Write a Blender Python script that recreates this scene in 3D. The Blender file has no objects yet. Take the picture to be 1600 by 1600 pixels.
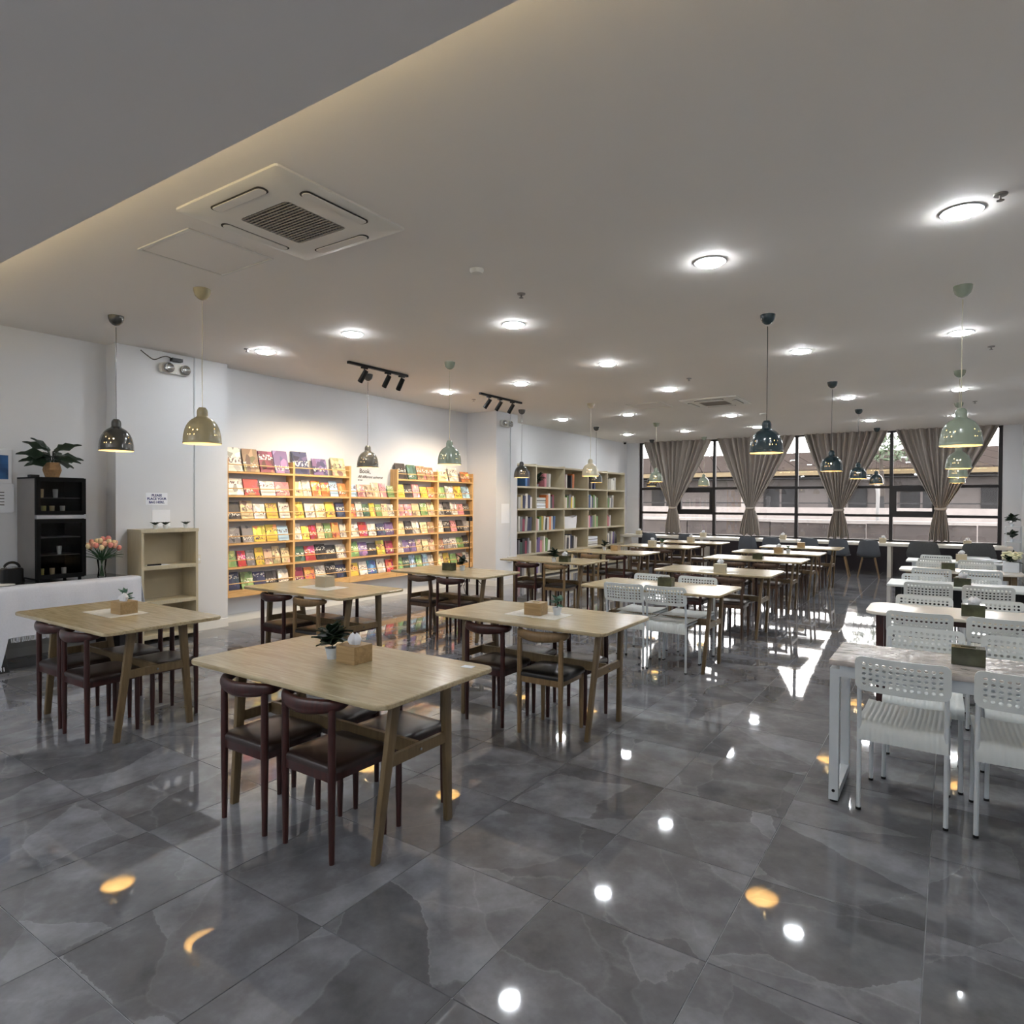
import bpy, bmesh, math, random
from mathutils import Vector, Matrix, noise
random.seed(7)
PI = math.pi
SC = bpy.context.scene
COL = SC.collection

# ------------------------------------------------------------------ camera
CAM_Z = 1.53
FPX, YAW, PITCH, ROLL = 1021.38643, 0.591409273, -0.014207152, 0.00514580643
fw = Vector((-math.sin(YAW)*math.cos(PITCH), math.cos(YAW)*math.cos(PITCH), math.sin(PITCH)))
rt = fw.cross(Vector((0, 0, 1))).normalized()
up = rt.cross(fw)
c_, s_ = math.cos(ROLL), math.sin(ROLL)
rt, up = rt*c_ + up*s_, -rt*s_ + up*c_
cd = bpy.data.cameras.new('camera')
cd.sensor_width = 36.0
cd.lens = 36.0*FPX/1600.0
cd.clip_start = 0.05
cd.clip_end = 300
cam = bpy.data.objects.new('camera', cd)
COL.objects.link(cam)
m = Matrix((rt, up, -fw)).transposed().to_4x4()
m.translation = Vector((0, 0, CAM_Z))
cam.matrix_world = m
SC.camera = cam

# ------------------------------------------------------------------ sky, exposure
SKY = 8.0
world = bpy.data.worlds.new('world')
SC.world = world
world.use_nodes = True
bg = world.node_tree.nodes['Background']
bg.inputs[0].default_value = (1.0, 0.965, 0.94, 1)
bg.inputs[1].default_value = SKY
vs = SC.view_settings
vs.view_transform = 'Standard'
vs.look = 'None'
vs.exposure = 0.4
vs.gamma = 1.0
vs.use_curve_mapping = False
SC.cycles.max_bounces = 9
DOWN_L = 135.0      # radiance of the downlight diffusers
BULB_L = 70.0       # radiance of the pendant bulbs
COVE_L = 15.0        # radiance of the hidden cove strip
SPOT_W = 95.0       # watts of each track spot

# window portal (helps sampling of the sky only)
pl = bpy.data.lights.new('window_portal', 'AREA')
pl.shape = 'RECTANGLE'; pl.size = 8.0; pl.size_y = 2.5
pl.cycles.is_portal = True
po = bpy.data.objects.new('window_portal', pl)
po.location = (-3.15, 17.25, 1.96); po.rotation_euler = (-PI/2, 0, 0)
COL.objects.link(po)

# ------------------------------------------------------------------ materials
def srgb(r, g, b):
    f = lambda c: (c/255/12.92) if c/255 <= .04045 else ((c/255+.055)/1.055)**2.4
    return (f(r), f(g), f(b), 1)
MATS = {}
def newmat(name):
    mt = bpy.data.materials.new(name); mt.use_nodes = True
    nt = mt.node_tree
    return mt, nt, nt.nodes['Principled BSDF']
def N(nt, t, **kw):
    n = nt.nodes.new(t)
    for k, v in kw.items():
        if k.startswith('i_'): n.inputs[k[2:].replace('_', ' ')].default_value = v
        else: setattr(n, k, v)
    return n
def ramp(nt, stops, fac):
    r = nt.nodes.new('ShaderNodeValToRGB')
    e = r.color_ramp.elements
    while len(e) < len(stops): e.new(0.5)
    for el, (p, c) in zip(e, stops): el.position = p; el.color = c
    nt.links.new(fac, r.inputs[0])
    return r.outputs[0]
def mixc(nt, fac, a, b, mode='MIX'):
    n = nt.nodes.new('ShaderNodeMix'); n.data_type = 'RGBA'; n.blend_type = mode
    for s, v in ((n.inputs[0], fac), (n.inputs[6], a), (n.inputs[7], b)):
        if hasattr(v, 'is_linked'): nt.links.new(v, s)
        else: s.default_value = v
    return n.outputs[2]
def plain(name, col, rough=.5, metal=0, var=.06, scale=6.0, spec=.5, bump=0, coat=0, bdist=.002):
    if name in MATS: return MATS[name]
    mt, nt, p = newmat(name)
    tc = N(nt, 'ShaderNodeTexCoord')
    nz = N(nt, 'ShaderNodeTexNoise'); nz.inputs['Scale'].default_value = scale; nz.inputs['Detail'].default_value = 4
    nt.links.new(tc.outputs['Object'], nz.inputs['Vector'])
    lo = tuple(max(0, c*(1-var)) for c in col[:3])+(1,); hi = tuple(min(1, c*(1+var)) for c in col[:3])+(1,)
    nt.links.new(ramp(nt, [(.3, lo), (.7, hi)], nz.outputs[0]), p.inputs['Base Color'])
    p.inputs['Roughness'].default_value = rough; p.inputs['Metallic'].default_value = metal
    p.inputs['Specular IOR Level'].default_value = spec; p.inputs['Coat Weight'].default_value = coat
    if bump:
        b = N(nt, 'ShaderNodeBump'); b.inputs['Strength'].default_value = bump; b.inputs['Distance'].default_value = bdist
        nt.links.new(nz.outputs[0], b.inputs['Height']); nt.links.new(b.outputs[0], p.inputs['Normal'])
    MATS[name] = mt
    return mt
def wood(name, c1, c2, rough=.35, axis=0, scale=1.0, spec=.5):
    if name in MATS: return MATS[name]
    mt, nt, p = newmat(name)
    tc = N(nt, 'ShaderNodeTexCoord'); mp = N(nt, 'ShaderNodeMapping')
    sc = [26*scale]*3; sc[axis] = 2.2*scale
    mp.inputs['Scale'].default_value = sc
    oi = N(nt, 'ShaderNodeObjectInfo')
    ad = N(nt, 'ShaderNodeVectorMath', operation='ADD')
    cb = N(nt, 'ShaderNodeCombineXYZ')
    ml = N(nt, 'ShaderNodeMath', operation='MULTIPLY'); ml.inputs[1].default_value = 7
    nt.links.new(oi.outputs['Random'], ml.inputs[0])
    for i in range(3): nt.links.new(ml.outputs[0], cb.inputs[i])
    nt.links.new(tc.outputs['Object'], ad.inputs[0]); nt.links.new(cb.outputs[0], ad.inputs[1])
    nt.links.new(ad.outputs[0], mp.inputs['Vector'])
    nz = N(nt, 'ShaderNodeTexNoise'); nz.inputs['Scale'].default_value = 1.6; nz.inputs['Detail'].default_value = 7
    nz.inputs['Distortion'].default_value = 1.3
    nt.links.new(mp.outputs[0], nz.inputs['Vector'])
    mid = tuple((a+b)/2 for a, b in zip(c1, c2))
    nt.links.new(ramp(nt, [(.28, c1), (.5, mid), (.72, c2)], nz.outputs[0]), p.inputs['Base Color'])
    p.inputs['Roughness'].default_value = rough; p.inputs['Specular IOR Level'].default_value = spec
    b = N(nt, 'ShaderNodeBump'); b.inputs['Strength'].default_value = .06; b.inputs['Distance'].default_value = .002
    nt.links.new(nz.outputs[0], b.inputs['Height']); nt.links.new(b.outputs[0], p.inputs['Normal'])
    MATS[name] = mt
    return mt
def emit(name, col, L):
    mt, nt, p = newmat(name)
    p.inputs['Base Color'].default_value = (.8, .8, .8, 1)
    p.inputs['Emission Color'].default_value = col; p.inputs['Emission Strength'].default_value = L
    MATS[name] = mt
    return mt
def objcolor(name, rough=.3, coat=0.0, art=False):
    """colour comes from the object itself; art adds a printed cover pattern"""
    mt, nt, p = newmat(name)
    oi = N(nt, 'ShaderNodeObjectInfo')
    col = oi.outputs['Color']
    if art:
        tc = N(nt, 'ShaderNodeTexCoord')
        cb = N(nt, 'ShaderNodeCombineXYZ'); ml = N(nt, 'ShaderNodeMath', operation='MULTIPLY'); ml.inputs[1].default_value = 37
        nt.links.new(oi.outputs['Random'], ml.inputs[0])
        for i in range(3): nt.links.new(ml.outputs[0], cb.inputs[i])
        ad = N(nt, 'ShaderNodeVectorMath', operation='ADD')
        nt.links.new(tc.outputs['Object'], ad.inputs[0]); nt.links.new(cb.outputs[0], ad.inputs[1])
        vo = N(nt, 'ShaderNodeTexVoronoi'); vo.inputs['Scale'].default_value = 3.0
        nt.links.new(ad.outputs[0], vo.inputs['Vector'])
        sp = N(nt, 'ShaderNodeSeparateColor'); nt.links.new(vo.outputs['Color'], sp.inputs[0])
        hs = N(nt, 'ShaderNodeHueSaturation'); hs.inputs['Saturation'].default_value = .95
        h = N(nt, 'ShaderNodeMath', operation='MULTIPLY_ADD'); h.inputs[1].default_value = .16; h.inputs[2].default_value = .42
        nt.links.new(sp.outputs[0], h.inputs[0]); nt.links.new(h.outputs[0], hs.inputs['Hue'])
        v = N(nt, 'ShaderNodeMath', operation='MULTIPLY_ADD'); v.inputs[1].default_value = 1.4; v.inputs[2].default_value = .35
        nt.links.new(sp.outputs[1], v.inputs[0]); nt.links.new(v.outputs[0], hs.inputs['Value'])
        nt.links.new(oi.outputs['Color'], hs.inputs['Color'])
        gt = N(nt, 'ShaderNodeMath', operation='GREATER_THAN'); gt.inputs[1].default_value = .58
        nt.links.new(sp.outputs[2], gt.inputs[0])
        c1 = mixc(nt, gt.outputs[0], oi.outputs['Color'], hs.outputs[0])
        # pale title letters
        nz = N(nt, 'ShaderNodeTexNoise'); nz.inputs['Scale'].default_value = 9; nz.inputs['Detail'].default_value = 1
        nt.links.new(ad.outputs[0], nz.inputs['Vector'])
        g2 = N(nt, 'ShaderNodeMath', operation='GREATER_THAN'); g2.inputs[1].default_value = .54
        nt.links.new(nz.outputs[0], g2.inputs[0])
        iv = N(nt, 'ShaderNodeRGBToBW'); nt.links.new(oi.outputs['Color'], iv.inputs[0])
        lt = N(nt, 'ShaderNodeMath', operation='LESS_THAN'); lt.inputs[1].default_value = .35
        nt.links.new(iv.outputs[0], lt.inputs[0])
        ink = mixc(nt, lt.outputs[0], (.16, .1, .1, 1), (.85, .8, .7, 1))
        # the letters sit in a title band near the top of the cover
        so = N(nt, 'ShaderNodeSeparateXYZ'); nt.links.new(tc.outputs['Object'], so.inputs[0])
        b1 = N(nt, 'ShaderNodeMath', operation='COMPARE'); b1.inputs[1].default_value = .26; b1.inputs[2].default_value = .12
        nt.links.new(so.outputs[2], b1.inputs[0])
        rb_ = N(nt, 'ShaderNodeMath', operation='MULTIPLY_ADD'); rb_.inputs[1].default_value = .6; rb_.inputs[2].default_value = -.28
        nt.links.new(oi.outputs['Random'], rb_.inputs[0]); nt.links.new(rb_.outputs[0], b1.inputs[1])
        f = N(nt, 'ShaderNodeMath', operation='MULTIPLY')
        nt.links.new(g2.outputs[0], f.inputs[0]); nt.links.new(b1.outputs[0], f.inputs[1])
        col = mixc(nt, f.outputs[0], c1, ink)
    nt.links.new(col, p.inputs['Base Color'])
    p.inputs['Roughness'].default_value = rough; p.inputs['Coat Weight'].default_value = coat
    p.inputs['Coat Roughness'].default_value = .05
    MATS[name] = mt
    return mt
def glass(name, tint=(1, 1, 1, 1), rough=0.0, ior=1.45):
    mt = bpy.data.materials.new(name); mt.use_nodes = True
    nt = mt.node_tree; nt.nodes.remove(nt.nodes['Principled BSDF'])
    fr = N(nt, 'ShaderNodeFresnel'); fr.inputs[0].default_value = ior
    tr = N(nt, 'ShaderNodeBsdfTransparent'); tr.inputs[0].default_value = tint
    gl = N(nt, 'ShaderNodeBsdfGlossy'); gl.inputs['Roughness'].default_value = rough
    mx = N(nt, 'ShaderNodeMixShader')
    nt.links.new(fr.outputs[0], mx.inputs[0]); nt.links.new(tr.outputs[0], mx.inputs[1]); nt.links.new(gl.outputs[0], mx.inputs[2])
    nt.links.new(mx.outputs[0], nt.nodes['Material Output'].inputs[0])
    MATS[name] = mt
    return mt

TILE, TX0, TY0 = 0.6016, -1.8627, 1.5576
def tile_mat():
    mt, nt, p = newmat('polished_tile')
    L = nt.links.new
    geo = N(nt, 'ShaderNodeNewGeometry')
    sub = N(nt, 'ShaderNodeVectorMath', operation='SUBTRACT'); sub.inputs[1].default_value = (TX0, TY0, 0)
    L(geo.outputs['Position'], sub.inputs[0])
    dv = N(nt, 'ShaderNodeVectorMath', operation='SCALE'); dv.inputs['Scale'].default_value = 1/TILE
    L(sub.outputs[0], dv.inputs[0])
    fl = N(nt, 'ShaderNodeVectorMath', operation='FLOOR'); L(dv.outputs[0], fl.inputs[0])
    mz = N(nt, 'ShaderNodeVectorMath', operation='MULTIPLY'); mz.inputs[1].default_value = (1, 1, 0); L(fl.outputs[0], mz.inputs[0])
    wn = N(nt, 'ShaderNodeTexWhiteNoise', noise_dimensions='3D'); L(mz.outputs[0], wn.inputs['Vector'])
    sc = N(nt, 'ShaderNodeVectorMath', operation='SCALE'); sc.inputs['Scale'].default_value = 40; L(wn.outputs['Color'], sc.inputs[0])
    # rotate pattern per tile
    rot = N(nt, 'ShaderNodeVectorRotate', rotation_type='Z_AXIS')
    an = N(nt, 'ShaderNodeMath', operation='MULTIPLY'); an.inputs[1].default_value = 6.283; L(wn.outputs['Value'], an.inputs[0])
    L(dv.outputs[0], rot.inputs['Vector']); L(mz.outputs[0], rot.inputs['Center']); L(an.outputs[0], rot.inputs['Angle'])
    ad = N(nt, 'ShaderNodeVectorMath', operation='ADD'); L(rot.outputs[0], ad.inputs[0]); L(sc.outputs[0], ad.inputs[1])
    st = N(nt, 'ShaderNodeVectorMath', operation='MULTIPLY'); st.inputs[1].default_value = (1.0, 1.9, 0); L(ad.outputs[0], st.inputs[0])
    nw = N(nt, 'ShaderNodeTexNoise'); nw.inputs['Scale'].default_value = 2.2; nw.inputs['Detail'].default_value = 8; nw.inputs['Roughness'].default_value = .62
    L(ad.outputs[0], nw.inputs['Vector'])
    wp = N(nt, 'ShaderNodeVectorMath', operation='SCALE'); wp.inputs['Scale'].default_value = .34; L(nw.outputs['Color'], wp.inputs[0])
    st2 = N(nt, 'ShaderNodeVectorMath', operation='ADD'); L(st.outputs[0], st2.inputs[0]); L(wp.outputs[0], st2.inputs[1])
    st = st2
    vo = N(nt, 'ShaderNodeTexVoronoi'); vo.inputs['Scale'].default_value = .95; L(st.outputs[0], vo.inputs['Vector'])
    vsep = N(nt, 'ShaderNodeSeparateColor'); L(vo.outputs['Color'], vsep.inputs[0])
    ve = N(nt, 'ShaderNodeTexVoronoi', feature='DISTANCE_TO_EDGE'); ve.inputs['Scale'].default_value = .95; L(st.outputs[0], ve.inputs['Vector'])
    edge = ramp(nt, [(0.0, (1, 1, 1, 1)), (.02, (0, 0, 0, 1))], ve.outputs[0])
    a = N(nt, 'ShaderNodeMath', operation='MULTIPLY_ADD'); a.inputs[1].default_value = .2; L(vsep.outputs[0], a.inputs[0])
    b = N(nt, 'ShaderNodeMath', operation='MULTIPLY'); b.inputs[1].default_value = .84; L(nw.outputs[0], b.inputs[0]); L(b.outputs[0], a.inputs[2])
    base = ramp(nt, [(.25, srgb(82, 82, 84)), (.5, srgb(112, 112, 116)), (.78, srgb(154, 155, 161))], a.outputs[0])
    ef = N(nt, 'ShaderNodeMath', operation='MULTIPLY'); L(edge, ef.inputs[0]); L(vsep.outputs[2], ef.inputs[1])
    ef2 = N(nt, 'ShaderNodeMath', operation='MULTIPLY'); ef2.inputs[1].default_value = .16; L(ef.outputs[0], ef2.inputs[0])
    L(mixc(nt, ef2.outputs[0], base, srgb(190, 190, 192)), p.inputs['Base Color'])
    p.inputs['Roughness'].default_value = .035
    p.inputs['IOR'].default_value = 1.85
    wv = N(nt, 'ShaderNodeTexNoise'); wv.inputs['Scale'].default_value = 4.5; wv.inputs['Detail'].default_value = 1
    L(geo.outputs['Position'], wv.inputs['Vector'])
    bp = N(nt, 'ShaderNodeBump'); bp.inputs['Strength'].default_value = .10; bp.inputs['Distance'].default_value = .004
    L(wv.outputs[0], bp.inputs['Height']); L(bp.outputs[0], p.inputs['Normal'])
    MATS['tile'] = mt
    return mt

M_tile = tile_mat()
M_grout = plain('grout', srgb(176, 177, 180), .7)
M_wall = plain('wall_paint', srgb(216, 217, 220), .55, var=.015, scale=1.2)
M_ceil = plain('ceiling_paint', srgb(226, 222, 217), .75, var=.015, scale=1.0)
M_sof = plain('soffit_paint', srgb(214, 210, 207), .7, var=.015, scale=1.0)
M_base = plain('baseboard_white', srgb(225, 224, 220), .35, var=.01)
M_oak = wood('oak_laminate', srgb(158, 139, 104), srgb(196, 180, 145), .22)
M_oakleg = wood('oak_leg', srgb(98, 80, 54), srgb(120, 99, 68), .42, axis=2)  # oak colour lowered a bit to carry the shade under the tabletops
M_mahog = wood('mahogany', srgb(42, 18, 16), srgb(68, 30, 25), .28, axis=2)  # own dark red-brown, lowered a bit further for shade under the tables
M_light = wood('pale_wood', srgb(116, 92, 62), srgb(142, 116, 82), .38, axis=2)
M_walnut = wood('walnut', srgb(66, 48, 36), srgb(94, 70, 52), .35, axis=2)
M_leather = plain('brown_leather', srgb(42, 28, 24), .32, var=.25, scale=30, bump=.15)
M_leathk = plain('black_leather', srgb(26, 24, 25), .32, var=.25, scale=30, bump=.15)
M_pine = wood('pine', srgb(196, 150, 92), srgb(226, 186, 130), .45, axis=1)
M_pinev = wood('pine_upright', srgb(196, 150, 92), srgb(226, 186, 130), .45, axis=2)
M_beige = wood('beige_laminate', srgb(186, 174, 146), srgb(198, 187, 160), .45, axis=2)
M_beigein = plain('beige_panel', srgb(190, 178, 152), .5, var=.03)
M_white = plain('white_plastic', srgb(218, 222, 220), .35, var=.02)
M_whitem = plain('white_metal', srgb(205, 210, 214), .35, var=.02)
M_cream = plain('cream_laminate', srgb(224, 217, 204), .2, var=.03)
M_marble = plain('film_covered_top', srgb(182, 174, 168), .08, var=.15, scale=16, bump=.8, bdist=.012)
M_black = plain('black_plastic', srgb(11, 11, 12), .4, spec=.3)
M_blackm = plain('black_frame', srgb(22, 17, 18), .45)
M_gray = plain('grey_shell', srgb(92, 96, 102), .45, var=.03)
M_grayd = plain('grey_upholstery', srgb(84, 85, 86), .75, var=.1, scale=60)
M_chrome = plain('chrome', srgb(190, 190, 192), .2, metal=1)
M_steel = plain('steel', srgb(130, 125, 122), .35, metal=.6)
M_cloth = plain('white_cloth', srgb(212, 214, 222), .85, var=.03, scale=80, bump=.3)
M_curtain = plain('curtain_cloth', srgb(172, 163, 155), .85, var=.05, scale=90, bump=.3)
M_enamel = objcolor('enamel', .22, .15)
M_lining = plain('lamp_lining', srgb(240, 225, 190), .5, var=.01)
M_down = emit('downlight_diffuser', (.92, .965, 1, 1), DOWN_L)
M_bulb = emit('warm_bulb', (1, .72, .36, 1), BULB_L)
M_cove = emit('cove_led', (1, .78, .42, 1), COVE_L)
M_book = objcolor('book_cover', .4, art=True)
M_spine = objcolor('book_spine', .45)
M_pages = plain('book_pages', srgb(225, 215, 195), .8)
M_box = wood('tissue_box_wood', srgb(150, 122, 82), srgb(182, 152, 108), .4)
M_boxd = plain('tissue_box_olive', srgb(70, 72, 52), .08, var=.4, scale=14)
M_tissue = plain('tissue_paper', srgb(225, 226, 230), .9, var=.02)
M_pot = plain('white_pot', srgb(214, 220, 226), .35, var=.02)
M_leaf = plain('leaf', srgb(48, 84, 52), .45, var=.4, scale=20)
M_leafd = plain('dark_leaf', srgb(26, 44, 28), .4, var=.4, scale=20)
M_leafl = plain('pale_leaf', srgb(70, 110, 90), .45, var=.3, scale=20)
M_soil = plain('soil', srgb(40, 30, 24), .9)
M_basket = plain('basket', srgb(150, 116, 78), .7, var=.2, scale=40, bump=.5)
M_mat = plain('placemat', srgb(214, 208, 196), .7, var=.12, scale=40)
M_pane = glass('window_glass')
M_clear = glass('clear_glass', (.93, .95, .94, 1))
M_smoke = glass('smoked_glass', (.78, .79, .8, 1), 0, 1.18)
M_blackf = plain('cooler_black', srgb(9, 9, 10), .6, spec=.12)
M_dark = plain('dark_panel', srgb(34, 28, 34), .3)
M_plate = plain('off_white', srgb(214, 212, 206), .5, var=.02)
M_grill = plain('grille', srgb(150, 145, 138), .5)
M_grillb = plain('grille_back', srgb(44, 42, 40), .8)
M_ink = plain('blue_ink', srgb(24, 40, 110), .6)
M_inkk = plain('grey_ink', srgb(70, 62, 55), .6)
M_paper = plain('paper', srgb(238, 240, 245), .6, var=.01)

# ------------------------------------------------------------------ mesh builder
class MB:
    def __init__(s): s.v = []; s.f = []; s.mi = []
    def add(s, vs, fs, mi=0):
        o = len(s.v); s.v += [tuple(p) for p in vs]
        for f in fs: s.f.append([i+o for i in f]); s.mi.append(mi)
        return s
    def box(s, x0, x1, y0, y1, z0, z1, mi=0):
        return s.add([(x0,y0,z0),(x1,y0,z0),(x1,y1,z0),(x0,y1,z0),(x0,y0,z1),(x1,y0,z1),(x1,y1,z1),(x0,y1,z1)],
              [(0,3,2,1),(4,5,6,7),(0,1,5,4),(1,2,6,5),(2,3,7,6),(3,0,4,7)], mi)
    def hexa(s, lo, hi):          # 4 points below, 4 above
        return s.add(list(lo)+list(hi), [(0,3,2,1),(4,5,6,7),(0,1,5,4),(1,2,6,5),(2,3,7,6),(3,0,4,7)])
    def tube(s, pts, rad, n=10, cap=True, ell=None, mi=0):
        """swept round (or elliptic: ell gives (r_side, r_up) per point) bar"""
        pts = [Vector(p) for p in pts]; m_ = len(pts); vs = []
        up0 = Vector((0, 0, 1))
        for i, p in enumerate(pts):
            t = (pts[min(i+1, m_-1)]-pts[max(i-1, 0)]).normalized()
            u = up0 if abs(t.dot(up0)) < .95 else Vector((0, 1, 0))
            a = t.cross(u).normalized(); b = a.cross(t).normalized()
            r = rad[i] if isinstance(rad, (list, tuple)) else rad
            ra, rb = ell[i] if ell else (r, r)
            for k in range(n):
                w = 2*PI*k/n
                vs.append(p+a*(math.cos(w)*ra)+b*(math.sin(w)*rb))
        fs = []
        for i in range(m_-1):
            for k in range(n):
                fs.append((i*n+k, i*n+(k+1) % n, (i+1)*n+(k+1) % n, (i+1)*n+k))
        if cap: fs.append(tuple(reversed(range(n)))); fs.append(tuple((m_-1)*n+k for k in range(n)))
        return s.add(vs, fs, mi)
    def lathe(s, prof, n=24, c=(0, 0, 0), mi=0):
        """closed: profile of (r,z); ends with r==0 are poles"""
        vs = []; rings = []
        for r, z in prof:
            if r < 1e-6: rings.append([len(vs)]); vs.append((c[0], c[1], c[2]+z))
            else:
                rings.append(list(range(len(vs), len(vs)+n)))
                vs += [(c[0]+r*math.cos(2*PI*k/n), c[1]+r*math.sin(2*PI*k/n), c[2]+z) for k in range(n)]
        fs = []
        for a, b in zip(rings, rings[1:]):
            for k in range(n):
                k2 = (k+1) % n
                if len(a) == 1 and len(b) == 1: continue
                if len(a) == 1: fs.append((a[0], b[k2], b[k]))
                elif len(b) == 1: fs.append((a[k], a[k2], b[0]))
                else: fs.append((a[k], a[k2], b[k2], b[k]))
        return s.add(vs, fs, mi)
    def prism(s, poly, z0, z1, bev=0.0):
        """horizontal polygon extruded in z with optional chamfer"""
        n = len(poly); cx = sum(p[0] for p in poly)/n; cy = sum(p[1] for p in poly)/n
        def ring(z, d):
            out = []
            for x, y in poly:
                l = math.hypot(x-cx, y-cy) or 1
                out.append((x-(x-cx)/l*d, y-(y-cy)/l*d, z))
            return out
        rs = [ring(z0, bev), ring(z0+bev, 0), ring(z1-bev, 0), ring(z1, bev)] if bev else [ring(z0, 0), ring(z1, 0)]
        vs = [p for r in rs for p in r]; fs = [tuple(reversed(range(n)))]
        for i in range(len(rs)-1):
            for k in range(n): fs.append((i*n+k, i*n+(k+1) % n, (i+1)*n+(k+1) % n, (i+1)*n+k))
        fs.append(tuple((len(rs)-1)*n+k for k in range(n)))
        return s.add(vs, fs)
    def sheet(s, P, th, nrm=None, mi=0):
        """P[i][j] grid of Vectors -> closed slab of thickness th"""
        a = len(P); b = len(P[0]); top = []; bot = []
        for i in range(a):
            for j in range(b):
                if nrm: n_ = Vector(nrm)
                else:
                    du = P[min(i+1, a-1)][j]-P[max(i-1, 0)][j]; dv = P[i][min(j+1, b-1)]-P[i][max(j-1, 0)]
                    n_ = du.cross(dv)
                    n_ = n_.normalized() if n_.length > 1e-9 else Vector((0, 0, 1))
                top.append(P[i][j]+n_*th/2); bot.append(P[i][j]-n_*th/2)
        o = a*b; fs = []
        for i in range(a-1):
            for j in range(b-1):
                q = (i*b+j, (i+1)*b+j, (i+1)*b+j+1, i*b+j+1)
                fs.append(q); fs.append(tuple(o+k for k in reversed(q)))
        rim = [i*b for i in range(a)] + [(a-1)*b+j for j in range(1, b)] + [i*b+b-1 for i in range(a-2, -1, -1)] + [j for j in range(b-2, 0, -1)]
        for k in range(len(rim)):
            p, q = rim[k], rim[(k+1) % len(rim)]
            fs.append((q, p, o+p, o+q))
        return s.add(top+bot, fs, mi)
    def xform(s, M):
        s.v = [tuple(M @ Vector(p)) for p in s.v]; return s
    def mesh(s, name, mats, smooth=35, bevel=0):
        me = bpy.data.meshes.new(name)
        me.from_pydata(s.v, [], s.f)
        if not isinstance(mats, (list, tuple)): mats = [mats]
        for mt in mats: me.materials.append(mt)
        if any(s.mi): me.polygons.foreach_set('material_index', s.mi)
        bm = bmesh.new(); bm.from_mesh(me)
        bmesh.ops.recalc_face_normals(bm, faces=bm.faces)
        if bevel:
            bmesh.ops.bevel(bm, geom=[e for e in bm.edges if e.calc_face_angle(0) > .6], offset=bevel, segments=2, affect='EDGES', profile=.5)
        bm.to_mesh(me); bm.free()
        if smooth:
            me.polygons.foreach_set('use_smooth', [True]*len(me.polygons))
            me.set_sharp_from_angle(angle=math.radians(smooth))
        me.update()
        return me
def link(name, me, parent=None, loc=None, rot=None, scale=None):
    o = bpy.data.objects.new(name, me); COL.objects.link(o)
    if parent: o.parent = parent
    if loc: o.location = loc
    if rot: o.rotation_euler = rot
    if scale: o.scale = scale
    return o
def tag(o, label, cat, group=None):
    o['label'] = label; o['category'] = cat
    if group: o['group'] = group
    return o
def thing(name, label, cat, loc=(0, 0, 0), rz=0, group=None):
    o = bpy.data.objects.new(name, None); COL.objects.link(o)
    o.empty_display_size = .1
    o.location = loc; o.rotation_euler = (0, 0, rz)
    return tag(o, label, cat, group)
def struct(name, me, parent=None):
    o = link(name, me, parent)
    if not parent: o['kind'] = 'structure'
    return o
def part(name, mb, mat, parent, smooth=35, bevel=0, **k):
    return link(name, mb.mesh(name, mat, smooth, bevel), parent, **k)
def copy_thing(root, loc, rz, label, group=None):
    def cp(o, par):
        c = o.copy(); COL.objects.link(c); c.parent = par
        for ch in o.children: cp(ch, c)
        return c
    r = cp(root, None)
    r.location = loc; r.rotation_euler = (0, 0, rz); r['label'] = label
    if group: r['group'] = group
    return r
def rrect(x0, x1, y0, y1, r, n=6):
    out = []
    for cx, cy, a in ((x1-r, y1-r, 0), (x0+r, y1-r, PI/2), (x0+r, y0+r, PI), (x1-r, y0+r, 1.5*PI)):
        for k in range(n+1):
            w = a+PI/2*k/n; out.append((cx+r*math.cos(w), cy+r*math.sin(w)))
    return out
def bezier(p, n):
    """Catmull-Rom through the points"""
    P = [Vector(q) for q in p]; P = [2*P[0]-P[1]]+P+[2*P[-1]-P[-2]]; out = []
    for i in range(1, len(P)-2):
        for k in range(n):
            t = k/n
            out.append(.5*((2*P[i])+(P[i+1]-P[i-1])*t+(2*P[i-1]-5*P[i]+4*P[i+1]-P[i+2])*t*t+(3*P[i]-P[i-1]-3*P[i+1]+P[i+2])*t**3))
    out.append(P[-2]); return out
ORD = ['first', 'second', 'third', 'fourth', 'fifth', 'sixth', 'seventh', 'eighth', 'ninth', 'tenth', 'eleventh', 'twelfth']
def project(x, y, z):
    d = Vector((x, y, z-CAM_Z)); w = d.dot(fw)
    if w <= .05: return None
    return 800+FPX*d.dot(rt)/w, 800-FPX*d.dot(up)/w, w

# ------------------------------------------------------------------ the room
XW, XR, YB, YN, HC = -7.55, 1.2, 17.0, -3.0, 3.2
floor = struct('floor', MB().box(XW-.3, XR+.3, YN-.3, YB+.3, -.25, -.004).mesh('floor', M_grout, 0))
cells = []
i0, i1 = math.floor((XW-TX0)/TILE), math.ceil((XR-TX0)/TILE)
j0, j1 = math.floor((YN-TY0)/TILE), math.ceil((YB-TY0)/TILE)
for i in range(i0, i1):
    for j in range(j0, j1):
        x0, x1 = max(XW, TX0+i*TILE+.002), min(XR, TX0+(i+1)*TILE-.002)
        y0, y1 = max(YN, TY0+j*TILE+.002), min(YB, TY0+(j+1)*TILE-.002)
        if x1-x0 < .02 or y1-y0 < .02: continue
        pr = [project(x, y, 0) for x in (x0, x1) for y in (y0, y1)]
        vis = any(p and -40 < p[0] < 1640 and p[1] < 1640 for p in pr)
        dist = math.hypot((x0+x1)/2, (y0+y1)/2)
        cells.append((0 if vis else 1, dist, x0, x1, y0, y1))
cells.sort()
rest = MB()
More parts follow.
